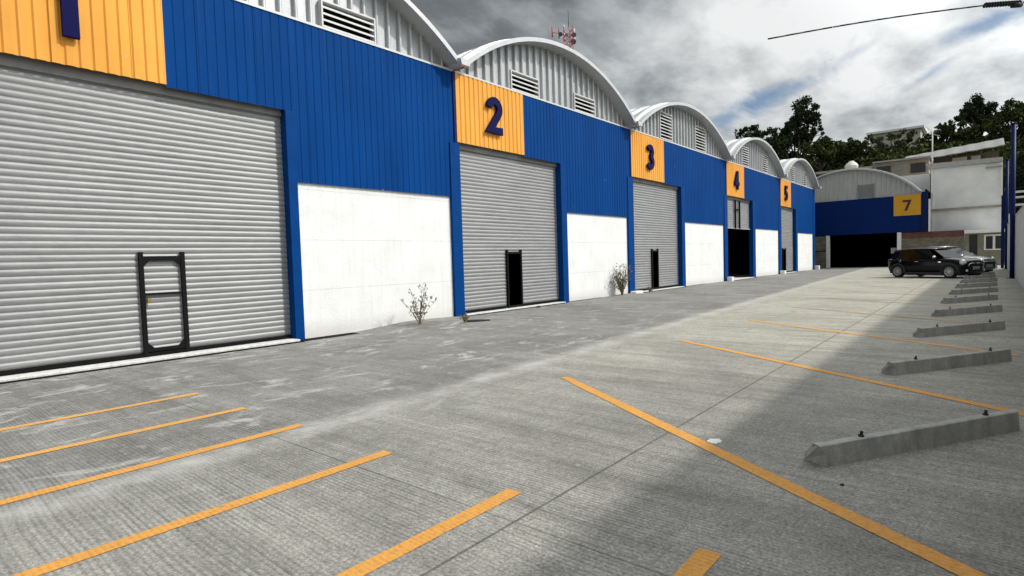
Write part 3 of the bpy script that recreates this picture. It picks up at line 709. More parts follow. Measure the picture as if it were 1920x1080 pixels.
# house with the tin lean-to roof
t = thing('hillside_house', 'rough house under a sloping grey tin roof above the white building', 'house', (69.5, -8.3, 0))
mb = MB(); mb.box((.5, -3.2, 6), (6, 4.2, 10.25)); mb.build('wall', simple('shaded_adobe', (.12, .095, .07), .9, 0, .3, 2), t)
mb = MB()
for dz in (0, .09):
    mb.grid([[(-.6 + 6.4 * f, 4.4 - 8.0 * g, 9.92 + .62 * g + (1.42 + .1 * g) * f + dz + .02 * math.sin(40 * g)) for f in (0, .5, 1)] for g in [k / 40 for k in range(41)]], None, False)
mb.grid([[(-.6, 4.4 - 8.0 * g, 9.92 + .62 * g + dz + .02 * math.sin(40 * g)) for dz in (0, .09)] for g in [k / 40 for k in range(41)]], None, False)
mb.build('roof', M_tin, t)
for a, b in ((.2, -.9), (-1.2, -1.9)):
    mb = MB(); mb.box((-.05, b, 6), (.35, a, 10.0)); mb.build('pillar', M_bg_beige if a > 0 else M_bg_conc, t)
mb = MB(); mb.box((-.02, -3.2, 6), (.3, 4.2, 9.35)); mb.build('parapet', M_bg_beige, t)
# aerial on the roof
mb = MB(); mb.bar((0, 0, 0), (0, 0, 3.1), .045, 6); mb.bar((-.0, -.5, 2.5), (0, .5, 2.9), .02, 4); mb.bar((0, 0, 2.9), (0, .55, 3.5), .03, 4)
o = mb.build('roof_aerial', M_whitepost); o.location = (60.6, -7.1, 8.4)
tag(o, 'thin pale aerial pole standing on the corner of the white building', 'aerial')
# far hill house
t = thing('hilltop_house', 'distant cream house half hidden by trees on the hilltop', 'house', (131.5, 3, 0))
mb = MB(); mb.box((0, -4, 15), (8, 4, 23.9)); mb.build('wall', simple('cream_render', (.46, .45, .38), .9, 0, .1, 1), t)
mb = MB(); mb.box((-.6, -4.6, 23.903), (8.6, 4.6, 24.3)); mb.build('roof', M_bg_white, t)
for a in (-3, -.6, 1.8):
    mb = MB(); mb.box((-.05, a, 22.5), (-.002, a + 1.2, 23.3)); mb.build('window', M_bg_dark, t)

# ------------------------------------------------------------------ right hand side: wall, poles, gate
t = thing('perimeter_wall', 'pale rendered perimeter wall along the right edge, casting the long shadow', 'wall', (17, -11.8, 0))
mb = MB(); mb.box((-33, -.09, -.3), (29.4, .1, 2.70)); mb.build('wall', M_perim, t)
mb = MB(); mb.box((-33, -.12, 2.703), (29.4, .12, 2.76)); mb.build('coping', M_perim, t, bevel=.01)
def pole(x, y, h, r, label, name='steel_pole'):
    t = thing(name, label, 'pole', (x, y, 0))
    mb = MB(); mb.bar((0, 0, -.05), (0, 0, h), r, 14); mb.build('shaft', M_navy, t)
    mb = MB(); mb.bar((0, 0, h + .001), (0, 0, h + .05), r * 1.15, 14); mb.build('cap', M_navy, t)
    mb = MB(); mb.box((-r * 2, -r * 2, -.02), (r * 2, r * 2, .02)); mb.build('base_plate', M_navy, t)
    return t
pole(32.95, -11.60, 6.65, .085, 'tall dark blue steel pole standing nearest on the right')
t = pole(46.5, -11.66, 6.65, .085, 'tall dark blue pole carrying the white gate panels')
t = thing('blue_gate_frame', 'short dark blue gate post with crossbeam and white panels beside the cars', 'gate', (48.0, -11.5, 0))
mb = MB(); mb.box((-.08, -.08, -.05), (.08, .08, 4.65)); mb.build('post', M_navy, t)
mb = MB(); mb.bar((0, -.02, 4.651), (0, -.06, 5.1), .03, 6); mb.build('spike', M_navy, t)
mb = MB(); mb.box((-1.4, -.22, 3.42), (.1, -.082, 3.75)); mb.box((.02, -.3, 3.76), (.1, -.083, 4.6)); mb.build('beam', M_navy, t)
mb = MB(); mb.box((-.4, -.19, .02), (-.30, -.10, 3.415)); mb.build('panel', M_whitepost, t)
mb = MB(); mb.box((-1.3, -.30, .02), (-1.25, -.235, 3.41)); mb.build('panel', M_whitepost, t)
t = thing('pipe_railing', 'white horizontal pipe railing above the perimeter wall', 'railing', (45.5, -12.1, 0))
mb = MB()
for z in (3.85, 4.3, 4.62): mb.bar((0, .2, z), (-.5, -4.5, z), .06, 8)
mb.build('rails', M_whitepost, t)
mb = MB(); mb.bar((0, .15, -.2), (0, .15, 4.7), .05, 8); mb.bar((-.5, -4.4, -.2), (-.5, -4.4, 4.7), .05, 8); mb.build('post', M_whitepost, t)

# overhead cable
t = thing('overhead_cable', 'black cable with a coiled clamp hanging against the sky at top right', 'cable', at(1845, 10, 9))
p0 = at(1845, 10, 9)
pts = []
for k in range(13):
    f = k / 12; q = at(1440, 73, 9).lerp(at(1846, 10, 9), f); q = q + UU * (.035 * math.sin(PI * f)); pts.append(q - p0)
mb = MB(); mb.tube(pts, .012, 6); mb.build('wire', M_cable, t)
a, b = at(1845, 10, 9) - p0, at(1912, 5, 9) - p0
mb = MB(); mb.tube([a, b], .022, 8); N = 100
hel = []
d = (b - a); dn = d.normalized(); n1 = dn.orthogonal().normalized(); n2 = dn.cross(n1)
for k in range(N + 1):
    an = 2 * PI * 13 * k / N; hel.append(a + d * k / N + (n1 * math.cos(an) + n2 * math.sin(an)) * .032)
mb.tube(hel, .013, 5); mb.build('coil', M_cable, t)
mb = MB(); mb.tube([b + dn * -.12 - Vector((0, 0, .03)), b + dn * .02 - Vector((0, 0, .03))], .045, 8); mb.build('clamp', M_cable, t)
mb = MB(); e = at(2120, -22, 9.4) - p0; mb.tube([b, b.lerp(e, .5) - UU * .01, e], .012, 6); mb.build('wire', M_cable, t)

# ------------------------------------------------------------------ wheel stops
LAB = ['nearest and largest concrete wheel stop with two anchor pins', 'second concrete wheel stop from the camera', 'third concrete wheel stop from the camera', 'fourth concrete wheel stop from the camera',
       'fifth concrete wheel stop from the camera', 'sixth concrete wheel stop from the camera', 'seventh concrete wheel stop from the camera', 'concrete wheel stop two places before the black car', 'concrete wheel stop just in front of the black car', 'concrete wheel stop before the grey car']
stop0 = thing('wheel_stop', LAB[0], 'wheel stop', (4.115, -9.985, 0), math.atan2(-.995, 1.65), 'concrete wheel stops in a row')
def stop_block(seed):
    mb = MB(); L = 1.94; N = 48
    prof = [(0, 0), (0, .04), (0, .09), (0, .142), (.008, .148), (.055, .150), (.11, .105), (.165, .055), (.178, .03), (.18, 0)]
    off = Vector((seed * 7.3, seed * 3.1, 0)); rows = []
    for k in range(N + 1):
        x = L * k / N; row = []
        for y, z in prof:
            p = Vector((x, y, z)); e = mnoise.noise(p * 6 + off) * .0015 + mnoise.noise(p * 22 + off) * .0012
            edge = 1.0 if (y, z) in ((0, .142), (.008, .148), (.055, .150)) else .35
            chip = max(0, mnoise.noise(Vector((x * 5, 0, 0)) + off * 2) - .36) * .045 * edge
            xx = x
            if z > .12 and x < .12: xx = x - .045 * (1 - x / .12)
            row.append((xx + mnoise.noise(p * 15 + off) * .001, y + e + chip + (.012 * z / .15), max(0, z - chip + e * .6) if z else 0))
        rows.append(row)
    V = mb.grid(rows, None, False); mb.bm.faces.new(V[0]); mb.bm.faces.new(V[-1][::-1]); return mb
stop_block(0).build('block', M_stop, stop0)
for px in (.36, 1.62):
    mb = MB(); mb.bar((px, .045, .14), (px, .045, .160), .019, 8); mb.bar((px, .045, .161), (px + .008, .045, .186), .010, 8); mb.build('anchor_pin', M_scrap, stop0)
rs = random.Random(4)
for i in range(1, 10):
    o = copy_tree(stop0); o.location = (4.115 + 3.495 * i, -9.985 - .012 * i + rs.uniform(-.02, .02), 0); o.rotation_euler[2] += rs.uniform(-.012, .012); o['label'] = LAB[i]
    for ch in o.children:
        if ch.name.startswith('block'):
            tmp = stop_block(i); me = bpy.data.meshes.new('block'); bmesh.ops.recalc_face_normals(tmp.bm, faces=tmp.bm.faces[:]); tmp.bm.to_mesh(me); tmp.bm.free(); me.materials.append(M_stop); ch.data = me

# ------------------------------------------------------------------ cars
def loft(secs, n_half):
    """secs: list of (x, [(y,z)...half outline from bottom centre to top centre])"""
    rows = []
    for x, h in secs:
        full = [(x, y, z) for y, z in h] + [(x, -y, z) for y, z in reversed(h[:-1])]
        rows.append(full)
    return rows
def car(name, label, spec, loc, rz):
    t = thing(name, label, 'car', loc, rz, None); W = spec['W']; H = spec['H']; paint = spec['paint']; wb = spec['wb']; fo = wb / 2
    r = spec['r']
    secs = []
    for x, hw, zb, zbelt, ztop in spec['body']:
        secs.append((x, [(0, zb), (hw * .80, zb), (hw * .955, zb + .07), (hw * 1.0, zb + (zbelt - zb) * .45), (hw * .985, zbelt - .10), (hw * .93, zbelt), (hw * .72, ztop - .015), (hw * .35, ztop + .006), (0, ztop + .01)]))
    mb = MB(); rows = loft(secs, 0); V = mb.grid(rows)
    for row in (V[0], V[-1]):
        mb.bm.faces.new(row)
    for row_i in range(len(V) - 1):                                  # close the floor seam
        pass
    bmesh.ops.remove_doubles(mb.bm, verts=mb.bm.verts[:], dist=.001)
    o = mb.build('body', paint, t); md = o.modifiers.new('sub', 'SUBSURF'); md.levels = md.render_levels = 2
    for p in o.data.polygons: p.use_smooth = True
    # greenhouse: belt ring, roof ring
    gb, gt = spec['belt'], spec['roof']
    def ring(pts): return [Vector(p) for p in pts] 
    lower = ring(gb); upper = ring(gt); n = len(lower); roles = spec['roles']
    inset = .045
    groups = {}
    for i in range(n):
        for side in (1, -1):
            if roles[i] in ('windscreen', 'rear_window') and side == -1: continue
            j = (i + 1)
            if roles[i] in ('windscreen', 'rear_window'):
                a, b = lower[i], Vector((lower[i].x, -lower[i].y, lower[i].z)); c, d_ = Vector((upper[i].x, -upper[i].y, upper[i].z)), upper[i]
            else:
                if j >= n: continue
                a, b, c, d_ = [Vector((q.x, q.y * side, q.z)) for q in (lower[i], lower[j], upper[j], upper[i])]
            cen = (a + b + c + d_) / 4
            groups.setdefault((roles[i], side), []).append([q + (cen - q) * inset for q in (a, b, c, d_)])
            # pillar skin behind the glass
            nrm = (b - a).cross(d_ - a).normalized(); nrm = nrm if nrm.dot(cen - Vector((0, 0, .6))) > 0 else -nrm
            groups.setdefault(('pillars', 0), []).append([q - nrm * .012 for q in (a, b, c, d_)])
    for (role, side), fs in groups.items():
        mb = MB()
        for f in fs: mb.face(f)
        mb.build(role, spec['pillar'] if role == 'pillars' else M_cglass, t)
    mb = MB(); 
    for k in range(n - 1):
        a, b = upper[k], upper[k + 1]
        rows = []
        for q in (a, b): rows.append([Vector((q.x, q.y * s, q.z + .045 * (1 - s * s))) for s in (1, .75, .4, 0, -.4, -.75, -1)])
        mb.grid(rows)
    bmesh.ops.remove_doubles(mb.bm, verts=mb.bm.verts[:], dist=.001)
    o = mb.build('roof', paint, t)
    md = o.modifiers.new('solid', 'SOLIDIFY'); md.thickness = .035; md.offset = 1
    # wheels
    for sx in (1, -1):
        for sy in (1, -1):
            wy = sy * (W / 2 - .085)
            wh = bpy.data.objects.new('wheel', None); C.objects.link(wh); wh.parent = t; wh.location = (sx * fo, wy, r); wh.empty_display_size = .1
            mb = MB(); prof = [(.10, r - .10), (.098, r - .03), (.08, r - .005), (-.08, r - .005), (-.098, r - .03), (-.10, r - .10)]
            mb.grid([[Vector((q * math.cos(2*PI*i/28), y, q * math.sin(2*PI*i/28))) for i in range(29)] for y, q in prof]); mb.build('tyre', M_tyre, wh)
            mb = MB(); yo = sy * .085; ri = r - .098
            mb.grid([[Vector((q * math.cos(2*PI*i/28), y, q * math.sin(2*PI*i/28))) for i in range(29)] for y, q in ((yo + sy * .012, ri + .006), (yo + sy * .012, ri - .025), (yo - sy * .03, ri - .03))])
            for k in range(spec['spokes']):
                a = 2 * PI * k / spec['spokes']; ca, sa = math.cos(a), math.sin(a)
                Mx = Matrix.Rotation(-a, 4, 'Y')
                mb.box((.03, min(yo - sy*.02, yo + sy*.008), -.018), (ri - .015, max(yo - sy*.02, yo + sy*.008), .018), None, Mx)
            mb.bar((0, yo - sy * .03, 0), (0, yo + sy * .014, 0), .05, 12); mb.build('rim', M_rim, wh)
            mb = MB(); mb.bar((0, yo - sy * .10, 0), (0, yo - sy * .035, 0), ri, 20); mb.build('brake_disc', M_ctrim, wh)
            mb = MB()
            A = []
            for i in range(17):
                a = PI * (-.08 + 1.16 * i / 16); A.append(a)
            yy0, yy1 = sy * (W / 2 - .16), sy * (W / 2 + .012)
            rows = [[Vector((sx * fo + q * math.cos(a), y, r + q * math.sin(a))) for a in A] for y, q in ((yy0, r + .025), (yy1, r + .025), (yy1, r + .085), (yy0, r + .10))]
            mb.grid(rows); mb.build('wheel_arch', M_ctrim, t)
    # lamps, grille, plate, mirrors
    fx = spec['fx']
    for sy in (1, -1):
        lx, ly, lz, lr = spec['lamp']
        mb = MB(); d = Vector((.86, sy * .42, .34)).normalized(); p = Vector((lx, sy * ly, lz))
        for k, (dd, q) in enumerate(((-.08, lr), (.055, lr), (.075, lr * .8), (.087, lr * .4))):
            if k: mb.bar(p + d * pd, p + d * dd, pq, 16, None, q)
            pd, pq = dd, q
        o = mb.build('headlight', M_lamp, t); 
        mb = MB(); mb.bar(p - d * .05, p + d * .052, lr * 1.13, 18); mb.build('headlight_rim', M_chrome, o)
        mb = MB(); mb.bar((fx - .16, sy * .56, .36), (fx + .015, sy * .56, .36), .055, 12); mb.build('fog_light', M_lamp, t)
        mx, my, mz = spec['mirror']
        mb = MB(); 
        rows = []
        for k in range(9):
            ph = PI * k / 8; rows.append([Vector((mx + .06 * math.cos(ph), sy * my + .105 * math.sin(ph) * math.cos(2*PI*i/12), mz + .068 * math.sin(ph) * math.sin(2*PI*i/12))) for i in range(13)])
        mb.grid(rows); mi = mb.build('mirror', M_chrome if spec['chrome'] else paint, t)
        mb = MB(); mb.bar((mx, sy * (my - .12), mz - .05), (mx, sy * (my - .03), mz - .02), .025, 6); mb.build('mirror_arm', M_ctrim, mi)
        for hx in spec['handles']:
            mb = MB(); mb.box((hx - .09, sy * (W / 2) - .025, .775), (hx + .09, sy * (W / 2) + .025, .80)); mb.build('door_handle', M_chrome, t, bevel=.008)
        mb = MB(); mb.box((-spec['rx'] - .0, sy * .62 - .09, .72), (-spec['rx'] + .12, sy * .62 + .09, .92)); mb.build('tail_light', M_red, t, bevel=.02)
        mb = MB(); mb.box((fo - .48, sy * W / 2 - .03, .74), (fo - .36, sy * W / 2 + .012, .79)); mb.build('side_badge', M_chrome, t)
    mb = MB(); mb.box((fx - .10, -.46, .40), (fx + .015, .46, .66)); gr = mb.build('grille', M_ctrim, t, bevel=.03)
    mb = MB(); mb.tube([Vector((fx + .02, -.5, .56)), Vector((fx + .03, -.42, .675)), Vector((fx + .045, 0, .69)), Vector((fx + .03, .42, .675)), Vector((fx + .02, .5, .56)), Vector((fx + .02, .42, .42))], .016, 6); mb.build('grille_trim', M_chrome, gr)
    mb = MB(); mb.box((fx + .017, -.22, .40), (fx + .035, .22, .54)); mb.build('number_plate', M_plate, t)
    mb = MB(); mb.bar((-fo + .12, -W / 2 + .03, .83), (-fo + .12, -W / 2 - .012, .835), .07, 14); mb.build('fuel_cap', M_chrome, t)
    mb = MB(); 
    for sy in (1, -1): mb.box((-fo + .38, sy * (W / 2 - .02) - .02, .17), (fo - .38, sy * (W / 2 - .02) + .02, .28))
    mb.box((-spec['rx'] + .3, -W / 2 + .2, .16), (fx - .25, W / 2 - .2, .26))
    mb.build('sill_trim', M_ctrim, t)
    return t
mini = dict(W=1.72, H=1.41, wb=2.5, r=.31, paint=M_cblack, pillar=M_cblack, spokes=10, chrome=True, fx=1.83, rx=1.88, handles=(-.28,),
            body=[(-1.90, .58, .36, .62, .66), (-1.87, .74, .28, .82, .86), (-1.70, .82, .22, .92, .945), (-1.25, .855, .20, .95, .96), (-.6, .86, .19, .945, .955), (.2, .86, .19, .93, .945), (.85, .86, .19, .92, .955), (1.25, .855, .20, .90, .945), (1.55, .83, .21, .86, .90), (1.76, .74, .22, .78, .825), (1.86, .60, .27, .64, .68)],
            belt=[(.90, .66, .955), (.70, .80, .935), (-.40, .82, .945), (-1.30, .80, .955), (-1.80, .68, .96)],
            roof=[(.36, .57, 1.34), (.16, .635, 1.365), (-.50, .66, 1.375), (-1.25, .64, 1.355), (-1.62, .56, 1.33)],
            roles=['windscreen', 'side_window', 'side_window', 'side_window', 'rear_window'], lamp=(1.69, .62, .735, .135), mirror=(.62, .93, 1.0))
# the ring needs its front corner panes too
mini['roles'] = ['windscreen', 'side_window', 'side_window', 'side_window', 'rear_window']
suv = dict(W=1.80, H=1.48, wb=2.62, r=.33, paint=M_csilver, pillar=M_ctrim, spokes=5, chrome=False, fx=2.10, rx=2.02, handles=(.05, -.85),
           body=[(-2.05, .60, .38, .66, .70), (-2.02, .78, .30, .9, .94), (-1.8, .86, .24, 1.0, 1.02), (-1.3, .895, .22, 1.0, 1.02), (-.5, .90, .21, .98, .99), (.4, .90, .21, .955, .97), (1.0, .895, .21, .94, .985), (1.4, .88, .22, .91, .955), (1.75, .84, .23, .85, .90), (2.02, .72, .25, .76, .81), (2.12, .58, .30, .64, .68)],
           belt=[(1.08, .74, .975), (.68, .84, .96), (-.5, .86, .985), (-1.35, .83, 1.01), (-1.85, .70, 1.02)],
           roof=[(.30, .60, 1.41), (.0, .645, 1.44), (-.6, .655, 1.445), (-1.2, .63, 1.41), (-1.55, .56, 1.37)],
           roles=['windscreen', 'side_window', 'side_window', 'side_window', 'rear_window'], lamp=(1.86, .66, .78, .10), mirror=(.66, .99, 1.04))
hd = math.atan2(-.85, -.53)
car('parked_car', 'glossy black compact hatchback with white mirror cap parked on the right', mini, (34.49, -8.81, 0), hd)
car('parked_car', 'grey car parked on the far side of the black hatchback, only its bonnet showing', suv, (38.1, -9.05, 0), hd)

# ------------------------------------------------------------------ vegetation
def add_leaf(mb, p, s, rng, asp=.6):
    d = Vector((rng.gauss(0, 1), rng.gauss(0, 1), rng.gauss(0, .7))).normalized(); e = d.orthogonal().normalized()
    e = Matrix.Rotation(rng.uniform(0, 2 * PI), 3, d) @ e; f = d.cross(e)
    e *= s; f *= s * asp
    mb.face([p - e, p - f * .9, p + e, p + f])
def tree(name, label, clumps, base, n_per, leaf, mat, seed, group=None, trunk_r=.28, cat='tree'):
    """clumps: world centres + radii; trunk and limbs reach each clump"""
    rng = random.Random(seed); base = Vector(base)
    t = thing(name, label, cat, base, 0, group)
    mb = MB(); cs = [(Vector(c) - base, r) for c, r in clumps]
    top = sum((c for c, r in cs), Vector()) / len(cs)
    fork = Vector((top.x * .45, top.y * .45, max(.6, min(c.z for c, r in cs) * .62)))
    mid = fork * .5 + Vector((rng.uniform(-.15, .15), rng.uniform(-.15, .15), 0))
    mb.tube([Vector((0, 0, -.6)), mid, fork], [trunk_r * 1.3, trunk_r, trunk_r * .8], 8)
    for c, r in cs:
        m_ = fork.lerp(c, .5) + Vector((rng.uniform(-.3, .3), rng.uniform(-.3, .3), rng.uniform(-.2, .3)))
        mb.tube([fork, m_, c], [trunk_r * .55, trunk_r * .35, trunk_r * .12], 6)
        for k in range(4):
            q = c + Vector((rng.gauss(0, .5), rng.gauss(0, .5), rng.gauss(0, .4))) * r; mb.tube([m_.lerp(c, .6), q], [trunk_r * .18, .02], 4)
    mb.build('trunk', M_trunk, t)
    mb = MB()
    for c, r in cs:
        subs = [(c + Vector((rng.gauss(0, 1), rng.gauss(0, 1), rng.gauss(0, .8))).normalized() * r * rng.uniform(.3, .95), r * rng.uniform(.25, .5)) for _ in range(10)]
        for k in range(int(n_per * 2.6 * r * r)):
            sc, sr = rng.choice(subs); d = Vector((rng.gauss(0, 1), rng.gauss(0, 1), rng.gauss(0, 1))).normalized()
            add_leaf(mb, sc + d * sr * rng.random() ** .45, leaf * .74 * rng.uniform(.6, 1.3), rng)
    mb.build('crown', mat, t, normals=False); return t
GT = 'trees on the hillside'
def pxclumps(lst, D):
    out = []; rng = random.Random(len(lst) * 7 + int(D))
    for u, v, r in lst: out.append((at(u, v, D + rng.uniform(-1.2, 1.2)), r / FPX * D))
    return out
def hbase(u, D, dz=0):
    p = at(u, 300, D); return (p.x, p.y, hillz(p.x, p.y) - .1)
tree('broadleaf_tree', 'tallest dark tree with an open ragged crown against the sky', pxclumps([(1505, 212, 24), (1528, 226, 18), (1490, 232, 20), (1512, 248, 20), (1478, 250, 22), (1537, 240, 7), (1543, 250, 4), (1462, 268, 20), (1498, 275, 26), (1480, 293, 20), (1466, 302, 18), (1495, 300, 18)], 80), hbase(1490, 80), 170, .26, M_leafA, 3, GT)
tree('broadleaf_tree', 'dark spiky tree rising behind the roof of bay 4', pxclumps([(1385, 250, 8), (1398, 243, 8), (1415, 240, 9), (1425, 256, 18), (1405, 262, 14), (1447, 250, 12), (1445, 275, 24), (1460, 290, 22)], 78), hbase(1440, 78), 170, .25, M_leafA, 5, GT)
tree('broadleaf_tree', 'round green tree behind the roof of bay 5', pxclumps([(1540, 272, 22), (1520, 280, 20), (1565, 275, 22), (1545, 292, 22), (1510, 300, 18)], 76), hbase(1540, 76), 150, .27, M_leafB, 8, GT)
tree('broadleaf_tree', 'low green tree above the water tank', pxclumps([(1590, 275, 20), (1612, 282, 20), (1580, 290, 18), (1632, 290, 18), (1560, 296, 16)], 79), hbase(1600, 79), 150, .27, M_leafB, 11, GT)
tree('broadleaf_tree', 'lacy olive tree in front of the hilltop house', pxclumps([(1655, 268, 15), (1635, 262, 12), (1680, 270, 16), (1662, 288, 18), (1700, 262, 12), (1690, 288, 18), (1640, 285, 14), (1668, 254, 8), (1690, 250, 8), (1712, 250, 7)], 84), hbase(1665, 84), 95, .25, M_leafC, 13, GT)
tree('broadleaf_tree', 'green tree between the hilltop house and the domed tree', pxclumps([(1745, 265, 18), (1730, 275, 16), (1770, 255, 18), (1757, 280, 20), (1785, 270, 18), (1720, 290, 16)], 80), hbase(1750, 80), 150, .27, M_leafB, 17, GT)
tree('broadleaf_tree', 'dark domed tree standing above the others at upper right', pxclumps([(1828, 200, 20), (1812, 210, 16), (1848, 206, 17), (1830, 218, 24), (1860, 218, 14), (1800, 222, 12)], 88), hbase(1830, 88), 230, .25, M_leafA, 19, GT)
tree('broadleaf_tree', 'wide green tree below the dark domed tree', pxclumps([(1800, 245, 22), (1825, 250, 24), (1780, 240, 14), (1845, 240, 20), (1810, 265, 22), (1835, 272, 20), (1765, 236, 8)], 78), hbase(1815, 78), 150, .27, M_leafB, 23, GT)
tree('broadleaf_tree', 'tall green tree at the right edge beside the blue pole', pxclumps([(1885, 215, 24), (1905, 205, 22), (1870, 235, 22), (1900, 245, 26), (1930, 215, 26), (1880, 265, 24), (1920, 265, 26)], 72), hbase(1895, 72), 150, .26, M_leafB, 29, GT)
tree('broadleaf_tree', 'dark tree beyond the perimeter wall behind the railing', pxclumps([(1925, 300, 30), (1950, 330, 34), (1915, 330, 20), (1930, 360, 24), (1970, 290, 34)], 52), (at(1945, 400, 52).x, at(1945, 400, 52).y, -.3), 190, .2, M_leafA, 31, GT)
tree('broadleaf_tree', 'dark green tree filling the slope behind the tin roof', pxclumps([(1790, 285, 20), (1760, 292, 16), (1820, 285, 20), (1850, 270, 20), (1870, 285, 20), (1735, 298, 14)], 86), hbase(1800, 86), 150, .3, M_leafA, 37, GT)
tree('broadleaf_tree', 'dark green tree filling the slope behind the beige house', pxclumps([(1600, 300, 18), (1640, 303, 18), (1570, 305, 18), (1680, 300, 16), (1540, 312, 16), (1520, 315, 14), (1710, 296, 14)], 86), hbase(1620, 86), 150, .3, M_leafA, 41, GT)

rng = random.Random(99); mb = MB()
for k in range(52000):
    x = 75 + 32 * rng.random() ** 1.3; y = rng.uniform(-34, 24); hh_ = 1.9 * (.5 + mnoise.noise(Vector((x * .22, y * .22, 3)))) + .5
    add_leaf(mb, Vector((x, y, hillz(x, y) + max(0, hh_) * rng.random() ** .6)), .30 * rng.uniform(.6, 1.3), rng)
tag(mb.build('undergrowth', M_leafB, None, normals=False), 'dark scrub covering the slope between the trees', 'undergrowth', None, 'stuff')

def weed(label, loc, h, nst, spread, seed, matl, leaf=.03, group='weeds at the foot of the facade', nl=9, bare=.2):
    rng = random.Random(seed); t = thing('weed', label, 'weed', loc, 0, group); st = MB(); lf = MB()
    for k in range(nst):
        a = rng.uniform(0, 2 * PI); hh = h * rng.uniform(.45, 1); sp = spread * rng.uniform(.2, 1)
        p = Vector((rng.uniform(-.03, .03), rng.uniform(-.03, .03), -.02)); pts = [p]
        for j in range(1, 6):
            f = j / 5; pts.append(Vector((math.cos(a) * sp * f ** 1.2 + rng.uniform(-.02, .02), math.sin(a) * sp * .7 * f ** 1.2 + rng.uniform(-.02, .02), hh * f)))
        st.tube(pts, [.009, .008, .007, .005, .004, .002], 5)
        for j in range(nl):
            f = rng.uniform(bare, 1); i = min(4, int(f * 5)); q = pts[i].lerp(pts[i + 1], f * 5 - i)
            e = q + Vector((rng.uniform(-.1, .1), rng.uniform(-.1, .1), rng.uniform(0, .09))) * (h / .9)
            st.tube([q, e], [.004, .002], 4)
            for _ in range(3): add_leaf(lf, e.lerp(q, rng.uniform(0, .5)) + Vector((rng.uniform(-.02, .02),) * 3), leaf * rng.uniform(.5, 1.2), rng, .45)
    st.build('stems', M_weedstem, t); lf.build('leaves', matl, t, normals=False); return t
weed('spindly leafy weed growing in front of the first white wall', (8.62, -.72, .03), .95, 14, .55, 2, M_weedgreen, .03)
weed('bushy dry weed against the white wall right of shutter 2', (18.92, -.28, .02), 1.18, 42, .62, 6, M_weedleaf, .036, nl=8, bare=.3)
weed('tiny weed tuft at the foot of the blue post left of shutter 2', (9.48, -1.38, .02), .2, 9, .18, 9, M_weedgreen, .025)
weed('low dry weed tuft at the near foot of shutter 3', (20.9, -.42, .01), .22, 10, .2, 12, M_weedleaf, .025)
mb = MB(); mb.prism([(-.28, -.06), (.05, -.09), (.34, -.02), (.30, .03), (-.05, .09), (-.27, .05)], 'z', 0, .03); o = mb.build('scrap_plate', M_scrap, None, bevel=.006); o.location = (9.82, -1.40, .01); o.rotation_euler = (.02, .03, -.5)
tag(o, 'dark flat scrap lying on the concrete before shutter 2', 'scrap')
mb = MB(); mb.prism([(-.09, -.02), (.02, -.05), (.09, 0), (.03, .05), (-.05, .04)], 'z', 0, .05); o = mb.build('stone', M_scrap, None, bevel=.012); o.location = (13.55, -.42, .0)
tag(o, 'small dark stone under the open wicket of shutter 2', 'stone')
mb = MB(); mb.prism([(-.014, -.008), (.007, -.011), (.014, 0), (.006, .010), (-.010, .009)], 'z', 0, .010); o = mb.build('stone', M_scrap, None, bevel=.002); o.location = (3.85, -10.12, .0)
tag(o, 'dark pebble between the nearest wheel stop and the long yellow line', 'stone')
rng = random.Random(77); mb = MB(); pts = []
for k in range(18):
    a = 2 * PI * k / 18; rr_ = .05 * (1 + rng.uniform(-.25, .25)); pts.append((rr_ * 1.25 * math.cos(a), rr_ * math.sin(a)))
mb.prism(pts, 'z', 0, .004); o = mb.build('paint_blob', simple('white_paint_blob', (.62, .62, .6), .7)); o.location = (4.23, -9.2, .001)
tag(o, 'white paint blob on the concrete beside the long yellow line', 'paint blob')

# ------------------------------------------------------------------ lattice mast
q = at(1066, 48, 110); bz = 6.0; topz = q.z - .3
t = thing('radio_mast', 'red and white lattice antenna mast rising behind the roof of bay 2', 'mast', (q.x, q.y, bz))
mb = MB(); hh = topz - bz; wv = .95
def leg(k, z): a = 2 * PI * k / 3 + .4; ww = wv * (1.6 - .6 * z / hh); return Vector((math.cos(a) * ww, math.sin(a) * ww, z))
for k in range(3):
    mb.tube([leg(k, -3), leg(k, hh)], .07, 5, M_redmast)
z = 0
i = 0
while z < hh - .7:
    for k in range(3):
        mt = M_redmast if (i // 4) % 2 == 0 else M_whitemast
        mb.bar(leg(k, z), leg((k + 1) % 3, z + .9), .045, 4, mt); mb.bar(leg(k, z), leg((k + 1) % 3, z), .045, 4, mt)
    z += .9; i += 1
mb.build('lattice', None, t)
mb = MB(); mb.bar((0, 0, hh), (0, 0, hh + 3.2), .06, 6); mb.build('whip', M_dish, t)
ru = RR
for k, (a, z, r_) in enumerate(((1.0, -1.5, .45), (-1.6, -1.3, .38), (.9, -2.8, .5), (-.9, -2.2, .35))):
    mb = MB(); p = ru * a; p = Vector((p.x, p.y, hh + z)); mb.bar(Vector((0, 0, hh + z)), p, .05, 5); mb.bar(p - FF * .15, p + FF * .15, r_, 12); mb.build('dish', M_dish if k != 3 else M_whitemast, t)
mb = MB()
for a, z in ((-3.2, -.9), (-1.9, -1.2)):
    p = ru * a; p = Vector((p.x, p.y, hh + z)); mb.bar(Vector((0, 0, hh + z - .6)), p, .06, 5); mb.bar(p - Vector((0, 0, .9)), p + Vector((0, 0, 1.0)), .12, 6)
mb.build('side_arm', M_redmast, t)
mb = MB()
for k in range(5):
    p = ru * (1.1 if k % 2 else -.9); z0 = hh - .2 - k * .75; mb.bar(Vector((p.x, p.y, z0 - .7)), Vector((p.x, p.y, z0 + .6)), .13, 6)
mb.build('panel_antenna', M_whitemast, t)

